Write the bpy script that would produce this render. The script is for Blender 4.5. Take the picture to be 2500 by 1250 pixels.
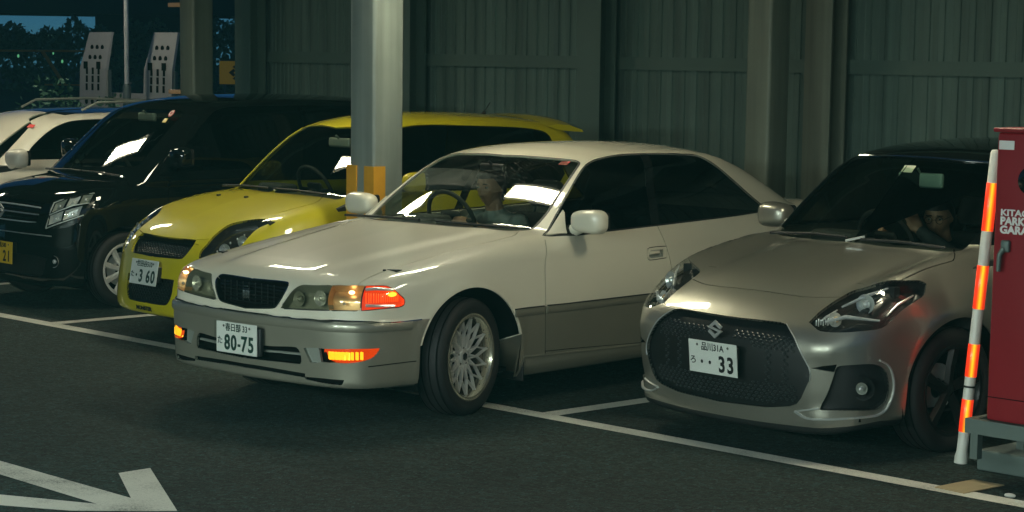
# A covered car park at dusk: a white sedan pulling out between a yellow and a silver hatchback
import bpy, bmesh, math, random
import numpy as np
from mathutils import Vector, Matrix
from mathutils.geometry import delaunay_2d_cdt

random.seed(7)
RNG = np.random.default_rng(7)
R = math.radians
# ---------------------------------------------------------------- measured layout
POSES = {'W': (3.976, -1.294, -.0681), 'S': (6.206, .009, .0463), 'Y': (1.289, -.046, .0447), 'K': (-1.25, .38, .03), 'V': (-3.50, -.20, .03)}   # nose position, heading
SKY_STRENGTH = .014
SUN_EL, SUN_ROT = 40.0, 120.0
TUBE_S = 52
FILL_LAMP_S = 600
FILL_LAMP_Z = 2.35
LAMP_Z = 2.72
LAMPS = [(-5.8, 1.15, 0, 'over the white estate car'), (-2.7, 1.15, 0, 'over the black minicar'), (.9, .98, 0, 'over the yellow hatchback'),
         (3.55, .72, 0, 'over the white sedan'), (6.98, .6, 0, 'over the silver hatchback'), (9.9, 1.0, 0, 'past the red parking machine'), (12.7, 1.0, 0, 'at the near end of the row'),
         (4.8, -9.4, 0, 'as added fill across the aisle, furthest along'), (7.6, -9.4, 0, 'as added fill across the aisle opposite the silver hatchback'), (10.4, -9.4, 0, 'as added fill across the aisle beside the photographer'), (13.2, -10.2, 0, 'as added fill across the aisle behind the photographer')]  # the row across the aisle is unseen, added to light the car fronts
TREES = [(-72.78, 42.77), (-71.72, 44.51), (-67.34, 51.01)]
FARB = [(-87.78, 56.54, 0), (-65.8, 44.1, .5)]
GLOWS = [(-38.29, 22.5, 1.67, .03), (-37.82, 23.28, 1.75, .022), (-37.70, 23.48, 1.54, .03)]
ARROW = [[(4.93, -2.64), (4.92, -2.46), (5.79, -2.91), (5.69, -3.04), (5.44, -2.91)], [(4.32, -2.90), (5.44, -2.91), (5.69, -3.04), (5.45, -3.09), (4.62, -3.07), (3.2, -3.06), (2.4, -2.89)], [(5.02, -3.30), (5.45, -3.09), (5.69, -3.04), (5.50, -3.25), (5.21, -3.42), (4.0, -4.02), (3.8, -3.90)]]
LIFT_HAZE = .0012

scene = bpy.context.scene
for o in list(bpy.data.objects):
    bpy.data.objects.remove(o)

# ---------------------------------------------------------------- camera
CAM = (13.3195, -8.0996, 1.9432)
PITCH, YAW, ROLL = 0.1314, -0.8132, 0.0129
fw = Vector((math.sin(YAW)*math.cos(PITCH), math.cos(YAW)*math.cos(PITCH), -math.sin(PITCH)))
r0 = Vector((math.cos(YAW), -math.sin(YAW), 0)); u0 = r0.cross(fw)
rt = r0*math.cos(ROLL) + u0*math.sin(ROLL); up = u0*math.cos(ROLL) - r0*math.sin(ROLL)
cam_data = bpy.data.cameras.new('camera')
cam = bpy.data.objects.new('camera', cam_data)
scene.collection.objects.link(cam)
cam.matrix_world = Matrix(((rt.x, up.x, -fw.x, CAM[0]), (rt.y, up.y, -fw.y, CAM[1]), (rt.z, up.z, -fw.z, CAM[2]), (0, 0, 0, 1)))
cam_data.sensor_width = 36
cam_data.lens = 5326.1/2500*36
cam_data.shift_y = 205.8/2500
cam_data.clip_start = .1
cam_data.clip_end = 600
scene.camera = cam

# ---------------------------------------------------------------- sky after sunset
world = bpy.data.worlds.new('World'); scene.world = world; world.use_nodes = True
nt = world.node_tree
bg = nt.nodes['Background']
sky = nt.nodes.new('ShaderNodeTexSky'); sky.sky_type = 'NISHITA'; sky.sun_disc = False
sky.sun_elevation = R(SUN_EL); sky.sun_rotation = R(SUN_ROT); sky.altitude = 1500; sky.air_density = .7; sky.ozone_density = 5.0; sky.dust_density = .0
tint = nt.nodes.new('ShaderNodeMix'); tint.data_type = 'RGBA'; tint.blend_type = 'MULTIPLY'; tint.inputs[0].default_value = 1
tint.inputs[7].default_value = (.30, .90, 1.30, 1)
nt.links.new(sky.outputs[0], tint.inputs[6]); nt.links.new(tint.outputs[2], bg.inputs[0])
bg.inputs[1].default_value = SKY_STRENGTH

# ---------------------------------------------------------------- exposure
vs = scene.view_settings
vs.view_transform = 'Standard'; vs.look = 'None'; vs.gamma = 1.0; vs.exposure = 0.0
vs.use_curve_mapping = False
scene.cycles.max_bounces = 8
scene.cycles.transparent_max_bounces = 16
scene.cycles.sample_clamp_indirect = 6
scene.cycles.use_denoising = True

# ---------------------------------------------------------------- car body shapes (numpy)
def pch(xs, ys):
    """monotone cubic through points"""
    xs = np.asarray(xs, float); ys = np.asarray(ys, float)
    h = np.diff(xs); d = np.diff(ys) / h
    m = np.zeros(len(xs))
    for i in range(1, len(xs) - 1):
        if d[i-1] * d[i] > 0:
            w1 = 2*h[i] + h[i-1]; w2 = h[i] + 2*h[i-1]
            m[i] = (w1 + w2) / (w1/d[i-1] + w2/d[i])
    m[0] = d[0]; m[-1] = d[-1]
    def f(x):
        x = np.asarray(x, float)
        xc = np.clip(x, xs[0], xs[-1])
        i = np.clip(np.searchsorted(xs, xc) - 1, 0, len(h) - 1)
        t = (xc - xs[i]) / h[i]
        t2 = t*t; t3 = t2*t
        r = (2*t3 - 3*t2 + 1)*ys[i] + (t3 - 2*t2 + t)*h[i]*m[i] + (3*t2 - 2*t3)*ys[i+1] + (t3 - t2)*h[i]*m[i+1]
        return r + np.where(x < xs[0], (x - xs[0])*m[0], 0) + np.where(x > xs[-1], (x - xs[-1])*m[-1], 0)
    return f

def smax(a, b, k):
    h = np.maximum(k - np.abs(a - b), 0) / k
    return np.maximum(a, b) + h*h*k*0.25

def smin(a, b, k):
    return -smax(-a, -b, k)

def slope(f, x, e=.01):
    return (f(x + e) - f(x - e)) / (2*e)

class CarShape:
    """a solid given by F<0; its surface is sampled along rays from a spine: S(u,v)"""
    def __init__(s, P):
        s.P = P
        g = lambda k: pch(*zip(*P[k]))
        s.H = g('hood'); s.hc = g('hood_crown'); s.xf = g('nose'); s.pl = g('plan')
        s.xr = g('tail'); s.plr = g('plan_rear')
        s.Wp = g('width'); s.zp = g('side'); s.zb = g('bottom')
        s.R = g('roof'); s.G = g('cabin_side'); s.Gp = g('cabin_plan')
        s.L = P['length']
    def F(s, x, y, z):
        P = s.P; ay = np.abs(y); ks = P.get('k_side', .08)
        H = s.H(x) - s.hc(ay)
        if 'hood_fn' in P: H = H + P['hood_fn'](x, ay)
        top = (z - H) / np.sqrt(1 + np.minimum(slope(s.H, x), 1.5)**2)
        Ys = s.Wp(x) + s.zp(z)
        if 'side_fn' in P: Ys = Ys + P['side_fn'](x, z)
        side = ay - Ys
        Xf = s.xf(z) + s.pl(ay)
        if 'front_fn' in P: Xf = Xf + P['front_fn'](ay, z)
        front = (Xf - x) / np.sqrt(1 + np.minimum(slope(s.pl, ay), 3)**2 + np.minimum(np.abs(slope(s.xf, z)), 2)**2)
        Xr = s.L - s.xr(z) - s.plr(ay)
        rear = (x - Xr) / np.sqrt(1 + np.minimum(slope(s.plr, ay), 3)**2)
        a = smax(side, front, P.get('k_corner', .08))
        a = smax(a, rear, .12)
        a = smax(a, top, ks)
        a = smax(a, s.zb(x) - z, P.get('k_bottom', .03))
        # cabin
        b = P['ws_bow']*ay**2 * np.clip((s.P['roof_mid'] - x)/.5, -1, 1)
        xx = x - b
        Zc = s.R(xx) - P['roof_crown']*ay**2
        roof = (z - Zc) / np.sqrt(1 + np.minimum(np.abs(slope(s.R, xx, .02)), 2.5)**2)
        cs = (ay - (s.G(z) + s.Gp(x))) / 1.12
        c = smax(roof, cs, P.get('k_roof', .07))
        c = smax(c, (z*0 + P.get('cab_low', .86)) - z, .01)
        if 'cab_fn' in P: c = P['cab_fn'](s, c, x, y, z)
        return smin(a, c, P.get('k_belt', .012))
    def build(s, nu=320, nv=260):
        P = s.P
        x0, x1, z0 = P['spine']
        fan = 1.0
        per = np.array([fan, x1 - x0, fan])
        tot = per.sum(); U = np.linspace(0, tot, nu)
        ox = np.where(U < fan, x0, np.where(U < fan + per[1], x0 + U - fan, x1))
        a = np.where(U < fan, U/fan*math.pi/2, np.where(U < fan + per[1], math.pi/2, math.pi/2 + (U - fan - per[1])/fan*math.pi/2))
        hx, hy = -np.cos(a), np.sin(a)
        phi = np.radians(np.linspace(-72, 90, nv))
        OX = ox[:, None] + 0*phi[None]; 
        DX = hx[:, None]*np.cos(phi)[None]; DY = hy[:, None]*np.cos(phi)[None]; DZ = 0*hx[:, None] + np.sin(phi)[None]
        # march outward to the last crossing, then bisect
        N = 44; rmax = 1.7
        lo = np.zeros_like(DX); hi = np.full_like(DX, rmax); found = np.zeros(DX.shape, bool)
        for k in range(N - 1, -1, -1):
            r = rmax*k/N
            f = s.F(OX + DX*r, DY*r, z0 + DZ*r)
            hit = (~found) & (f < 0)
            lo = np.where(hit, r, lo); hi = np.where(hit, r + rmax/N, hi); found |= hit
        for _ in range(18):
            m = (lo + hi)/2
            f = s.F(OX + DX*m, DY*m, z0 + DZ*m)
            lo = np.where(f < 0, m, lo); hi = np.where(f < 0, hi, m)
        r = (lo + hi)/2
        s.S = np.stack([OX + DX*r, DY*r, z0 + DZ*r], -1)
        s.nu, s.nv = nu, nv
        # uv metric: u by mean perimeter length, v by mean girth
        du = np.linalg.norm(np.diff(s.S[:, nv//3], axis=0), axis=1)
        s.Us = np.concatenate([[0], np.cumsum(np.maximum(du, .004))])
        dv = np.linalg.norm(np.diff(s.S[nu//3], axis=0), axis=1)*.5 + np.linalg.norm(np.diff(s.S[nu//6], axis=0), axis=1)*.5
        s.Vs = np.concatenate([[0], np.cumsum(np.maximum(dv, .002))])
        return s
    def at(s, uv):
        uv = np.asarray(uv, float)
        fi = np.interp(uv[:, 0], s.Us, np.arange(s.nu)); fj = np.interp(uv[:, 1], s.Vs, np.arange(s.nv))
        i = np.clip(fi.astype(int), 0, s.nu - 2); j = np.clip(fj.astype(int), 0, s.nv - 2)
        a = (fi - i)[:, None]; b = (fj - j)[:, None]
        S = s.S
        return (S[i, j]*(1-a)*(1-b) + S[i+1, j]*a*(1-b) + S[i, j+1]*(1-a)*b + S[i+1, j+1]*a*b)
    def normal(s, p):
        e = .004
        x, y, z = p[:, 0], p[:, 1], p[:, 2]
        n = np.stack([s.F(x+e, y, z) - s.F(x-e, y, z), s.F(x, y+e, z) - s.F(x, y-e, z), s.F(x, y, z+e) - s.F(x, y, z-e)], -1)
        near0 = np.abs(y) < 1e-4
        n[near0, 1] = 0
        return n / np.maximum(np.linalg.norm(n, axis=1), 1e-9)[:, None]
    def locate(s, pts):
        """uv of the surface points nearest to pts"""
        out = []
        flat = s.S.reshape(-1, 3)
        for p in np.asarray(pts, float):
            k = int(np.argmin(((flat - p)**2).sum(1))); i, j = divmod(k, s.nv)
            best = None
            for i0 in (i-1, i):
                for j0 in (j-1, j):
                    if not (0 <= i0 < s.nu-1 and 0 <= j0 < s.nv-1): continue
                    A, B, C = s.S[i0, j0], s.S[i0+1, j0], s.S[i0, j0+1]; D = s.S[i0+1, j0+1]
                    M = np.stack([(B-A+D-C)/2, (C-A+D-B)/2], 1)
                    ab = np.linalg.lstsq(M, p - A, rcond=None)[0]
                    ab = np.clip(ab, 0, 1)
                    q = A*(1-ab[0])*(1-ab[1]) + B*ab[0]*(1-ab[1]) + C*(1-ab[0])*ab[1] + D*ab[0]*ab[1]
                    d = ((q-p)**2).sum()
                    if best is None or d < best[0]: best = (d, i0+ab[0], j0+ab[1])
            out.append((np.interp(best[1], np.arange(s.nu), s.Us), np.interp(best[2], np.arange(s.nv), s.Vs)))
        return np.array(out)

def bump(x, c, w):
    return np.exp(-((x - c)/w)**2)

SEDAN = dict(length=4.74, spine=(.62, 4.1, .47), k_side=.085, k_corner=.07, k_bottom=.025, k_belt=.014, k_roof=.075,
    hood=[(.0,.705),(.11,.742),(.25,.779),(.45,.817),(.8,.872),(1.2,.930),(1.5,.968),(1.9,.99),(3.6,1.01),(4.2,1.02),(4.6,1.0),(4.75,.96)],
    hood_crown=[(0,0),(.3,.004),(.55,.012),(.7,.028),(.85,.05)],
    nose=[(.12,.13),(.17,.085),(.22,.072),(.30,.068),(.42,.062),(.52,.060),(.548,.064),(.556,.082),(.62,.088),(.70,.098),(.74,.115),(.80,.16)],
    plan=[(0,0),(.15,.005),(.3,.02),(.45,.035),(.58,.055),(.66,.078),(.72,.112),(.77,.165),(.81,.25),(.84,.37),(.87,.56)],
    tail=[(.15,.1),(.3,.02),(.5,0),(.62,.02),(.95,.05),(1.05,.09)], plan_rear=[(0,0),(.4,.05),(.7,.17),(.85,.36)],
    width=[(.3,.83),(.6,.848),(.92,.868),(1.5,.876),(3.0,.878),(3.7,.872),(4.3,.845),(4.75,.80)],
    side=[(.12,-.075),(.18,-.045),(.24,-.018),(.30,-.008),(.42,0),(.53,.002),(.565,.002),(.62,0),(.70,-.006),(.80,-.022),(.90,-.052),(1.0,-.092),(1.1,-.14)],
    bottom=[(0,.207),(.3,.20),(.6,.195),(1.2,.165),(4.7,.2)],
    roof=[(1.2,.735),(1.40,.895),(1.60,1.042),(1.80,1.180),(1.98,1.288),(2.10,1.342),(2.25,1.374),(2.5,1.397),(2.8,1.403),(3.15,1.394),(3.42,1.366),(3.65,1.30),(3.9,1.188),(4.2,1.04),(4.5,.90)],
    roof_crown=.125, ws_bow=.17, roof_mid=2.7,
    cabin_side=[(.85,.846),(.94,.815),(1.1,.754),(1.25,.678),(1.35,.618),(1.45,.54)],
    cabin_plan=[(1.3,.02),(1.6,.012),(1.9,0),(2.5,0),(3.0,-.008),(3.5,-.03),(4.0,-.075),(4.5,-.14)])

def _sedan_side(x, z):
    # shoulder crease, wheel arch lips
    r = np.sqrt((x-.925)**2 + (z-.32)**2)
    return .010*bump(r, .385, .035)*(z > .2) + .004*bump(z, .845, .03)
SEDAN['side_fn'] = _sedan_side
def _sedan_hood(x, ay):
    # raised centre section with soft creases running back from the grille corners
    yc = .33 + .20*np.clip(x, 0, 1.6)/1.5
    f = np.clip((x - .1)/.3, 0, 1)*np.clip((1.6 - x)/.2, 0, 1)
    t = (yc - ay)/.09
    return .016*f/(1 + np.exp(-2.2*t*2))
SEDAN['hood_fn'] = _sedan_hood

SILVER = dict(length=3.87, spine=(.72, 3.2, .50), k_side=.13, k_corner=.06, k_bottom=.03, k_belt=.02, k_roof=.085,
    hood=[(.0,.615),(.06,.655),(.16,.708),(.3,.775),(.45,.842),(.6,.888),(.8,.930),(1.0,.965),(1.2,.985),(1.6,1.0),(3.0,1.02),(3.9,.98)],
    hood_crown=[(0,0),(.3,.004),(.5,.008),(.66,.014),(.8,.045),(.88,.08)],
    nose=[(.08,.16),(.12,.085),(.16,.062),(.23,.050),(.34,.030),(.45,.022),(.56,.022),(.64,.030),(.70,.06),(.78,.12),(.86,.2)],
    plan=[(0,0),(.2,.006),(.42,.03),(.54,.055),(.62,.09),(.70,.15),(.77,.235),(.82,.33),(.87,.50)],
    tail=[(.15,.1),(.3,.02),(.5,0),(.7,.03),(1.05,.07)], plan_rear=[(0,0),(.4,.04),(.7,.15),(.85,.3)],
    width=[(.3,.80),(.5,.838),(.84,.866),(1.25,.852),(2.0,.850),(2.7,.858),(3.1,.868),(3.5,.84),(3.9,.76)],
    side=[(.10,-.08),(.18,-.035),(.28,-.008),(.40,0),(.55,0),(.68,-.004),(.80,-.022),(.90,-.055),(1.0,-.10),(1.1,-.15)],
    bottom=[(0,.095),(.12,.11),(.3,.155),(.9,.18),(3.9,.2)],
    roof=[(.65,.62),(.9,.865),(1.05,1.008),(1.2,1.148),(1.35,1.285),(1.47,1.385),(1.58,1.432),(1.75,1.466),(2.0,1.490),(2.3,1.502),(2.8,1.495),(3.2,1.462),(3.5,1.40),(3.66,1.30),(3.8,1.1),(3.95,.8)],
    roof_crown=.13, ws_bow=.20, roof_mid=2.2,
    cabin_side=[(.85,.80),(.97,.755),(1.15,.69),(1.3,.622),(1.42,.555),(1.52,.47)],
    cabin_plan=[(.9,-.01),(1.4,0),(2.2,0),(3.0,-.02),(3.8,-.09)])
def _silver_side(x, z):
    r = np.sqrt((x-.84)**2 + (z-.315)**2)
    return .012*bump(r, .40, .05)*(z > .2)
SILVER['side_fn'] = _silver_side
def _silver_hood(x, ay):
    # fender crowns standing above a shallow valley
    f = np.clip((x - .12)/.3, 0, 1)*np.clip((1.5 - x)/.3, 0, 1)
    return f*(.032*bump(ay, .70, .085) - .018*bump(ay, .50, .11))
SILVER['hood_fn'] = _silver_hood
def _silver_front(ay, z):
    # grille mouth edges: the bumper corner comes forward past the grille, a crease under the lamp
    return -.020*bump(ay, .62, .07)*bump(z, .55, .07) - .018*bump(ay, .60, .06)*bump(z, .2, .06)
SILVER['front_fn'] = _silver_front

YELLOW = dict(length=3.74, spine=(.72, 3.2, .50), k_side=.12, k_corner=.08, k_bottom=.03, k_belt=.02, k_roof=.085,
    hood=[(.0,.62),(.08,.675),(.15,.722),(.25,.778),(.45,.856),(.62,.908),(.8,.946),(.97,.972),(1.2,.99),(1.6,1.0),(3.0,1.03),(3.9,.98)],
    hood_crown=[(0,0),(.3,.006),(.5,.014),(.66,.03),(.8,.075),(.88,.11)],
    nose=[(.14,.05),(.19,.012),(.25,.0),(.32,.004),(.44,.020),(.52,.036),(.59,.052),(.66,.082),(.72,.12),(.8,.19)],
    plan=[(0,0),(.2,.008),(.38,.042),(.5,.085),(.6,.138),(.7,.21),(.78,.32),(.84,.45),(.88,.58)],
    tail=[(.15,.1),(.3,.02),(.5,0),(.7,.03),(1.05,.07)], plan_rear=[(0,0),(.4,.04),(.7,.15),(.85,.3)],
    width=[(.3,.80),(.5,.826),(.83,.850),(1.25,.842),(2.0,.840),(2.7,.846),(3.1,.848),(3.5,.82),(3.9,.74)],
    side=[(.14,-.08),(.2,-.035),(.28,-.008),(.40,0),(.55,0),(.68,-.004),(.80,-.020),(.90,-.048),(1.0,-.09),(1.1,-.14)],
    bottom=[(0,.195),(.4,.19),(.9,.18),(3.9,.2)],
    roof=[(.65,.63),(.9,.862),(1.05,1.002),(1.2,1.140),(1.35,1.275),(1.50,1.385),(1.60,1.432),(1.75,1.468),(2.0,1.497),(2.3,1.508),(2.7,1.500),(3.0,1.478),(3.18,1.458),(3.30,1.405),(3.42,1.27),(3.6,.98),(3.7,.8)],
    roof_crown=.13, ws_bow=.20, roof_mid=2.2,
    cabin_side=[(.85,.795),(.97,.752),(1.15,.690),(1.3,.628),(1.42,.562),(1.52,.47)],
    cabin_plan=[(.9,-.01),(1.4,0),(2.2,0),(3.0,-.015),(3.8,-.06)])
YELLOW['side_fn'] = lambda x, z: .012*bump(np.sqrt((x-.83)**2 + (z-.315)**2), .39, .05)*(z > .2)

KEI = dict(cab_low=.92, length=3.39, spine=(.62, 2.85, .52), k_side=.10, k_corner=.07, k_bottom=.03, k_belt=.02, k_roof=.07,
    hood=[(.0,.76),(.08,.81),(.2,.868),(.4,.925),(.6,.96),(.8,.985),(1.2,1.0),(3.4,1.02)],
    hood_crown=[(0,0),(.3,.006),(.5,.018),(.66,.05),(.75,.09)],
    nose=[(.14,.06),(.2,.02),(.3,.004),(.45,0),(.6,.012),(.7,.02),(.78,.035),(.86,.08)],
    plan=[(0,0),(.2,.008),(.4,.045),(.55,.11),(.64,.19),(.70,.28),(.75,.40)],
    tail=[(.15,.1),(.3,.02),(.5,0),(.8,.02),(1.3,.05),(1.6,.1)], plan_rear=[(0,0),(.4,.03),(.6,.08),(.72,.2)],
    width=[(.2,.70),(.5,.732),(1.2,.737),(2.5,.737),(3.1,.72),(3.4,.67)],
    side=[(.14,-.06),(.22,-.02),(.32,-.004),(.5,0),(.7,0),(.85,-.01),(1.0,-.03),(1.1,-.045)],
    bottom=[(0,.17),(3.4,.2)],
    roof=[(.35,.70),(.6,.93),(.8,1.10),(1.0,1.27),(1.2,1.43),(1.30,1.487),(1.42,1.525),(1.6,1.552),(1.9,1.575),(2.3,1.580),(2.9,1.568),(3.2,1.545),(3.3,1.45),(3.4,1.2)],
    roof_crown=.12, ws_bow=.16, roof_mid=2.0,
    cabin_side=[(.9,.725),(1.0,.712),(1.3,.665),(1.5,.625),(1.6,.59),(1.7,.53)],
    cabin_plan=[(.5,-.03),(.9,0),(2.5,0),(3.4,-.04)])

WAGON = dict(cab_low=.92, length=4.62, spine=(.75, 3.9, .52), k_side=.12, k_corner=.1, k_bottom=.03, k_belt=.02, k_roof=.08,
    hood=[(.0,.70),(.15,.79),(.4,.87),(.8,.94),(1.2,.985),(1.6,1.01),(4.6,1.03)],
    hood_crown=[(0,0),(.3,.006),(.6,.03),(.75,.06),(.9,.1)],
    nose=[(.14,.08),(.25,.01),(.45,0),(.6,.02),(.72,.06),(.85,.16)],
    plan=[(0,0),(.3,.03),(.6,.14),(.75,.27),(.84,.42),(.9,.6)],
    tail=[(.15,.1),(.3,.02),(.5,0),(.9,.03),(1.4,.25)], plan_rear=[(0,0),(.4,.04),(.7,.15),(.85,.3)],
    width=[(.3,.82),(.8,.88),(2.5,.885),(4.0,.87),(4.6,.78)],
    side=[(.14,-.07),(.24,-.02),(.4,0),(.6,0),(.75,-.01),(.9,-.045),(1.05,-.09)],
    bottom=[(0,.2),(4.6,.22)],
    roof=[(.9,.70),(1.2,.905),(1.5,1.10),(1.75,1.25),(1.92,1.335),(2.05,1.372),(2.3,1.402),(2.7,1.412),(3.4,1.395),(4.0,1.35),(4.25,1.27),(4.5,1.1)],
    roof_crown=.12, ws_bow=.18, roof_mid=2.7,
    cabin_side=[(.9,.815),(1.0,.785),(1.2,.715),(1.35,.65),(1.45,.59),(1.55,.5)],
    cabin_plan=[(1.3,-.01),(1.8,0),(3.2,0),(4.0,-.04),(4.6,-.1)])

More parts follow.
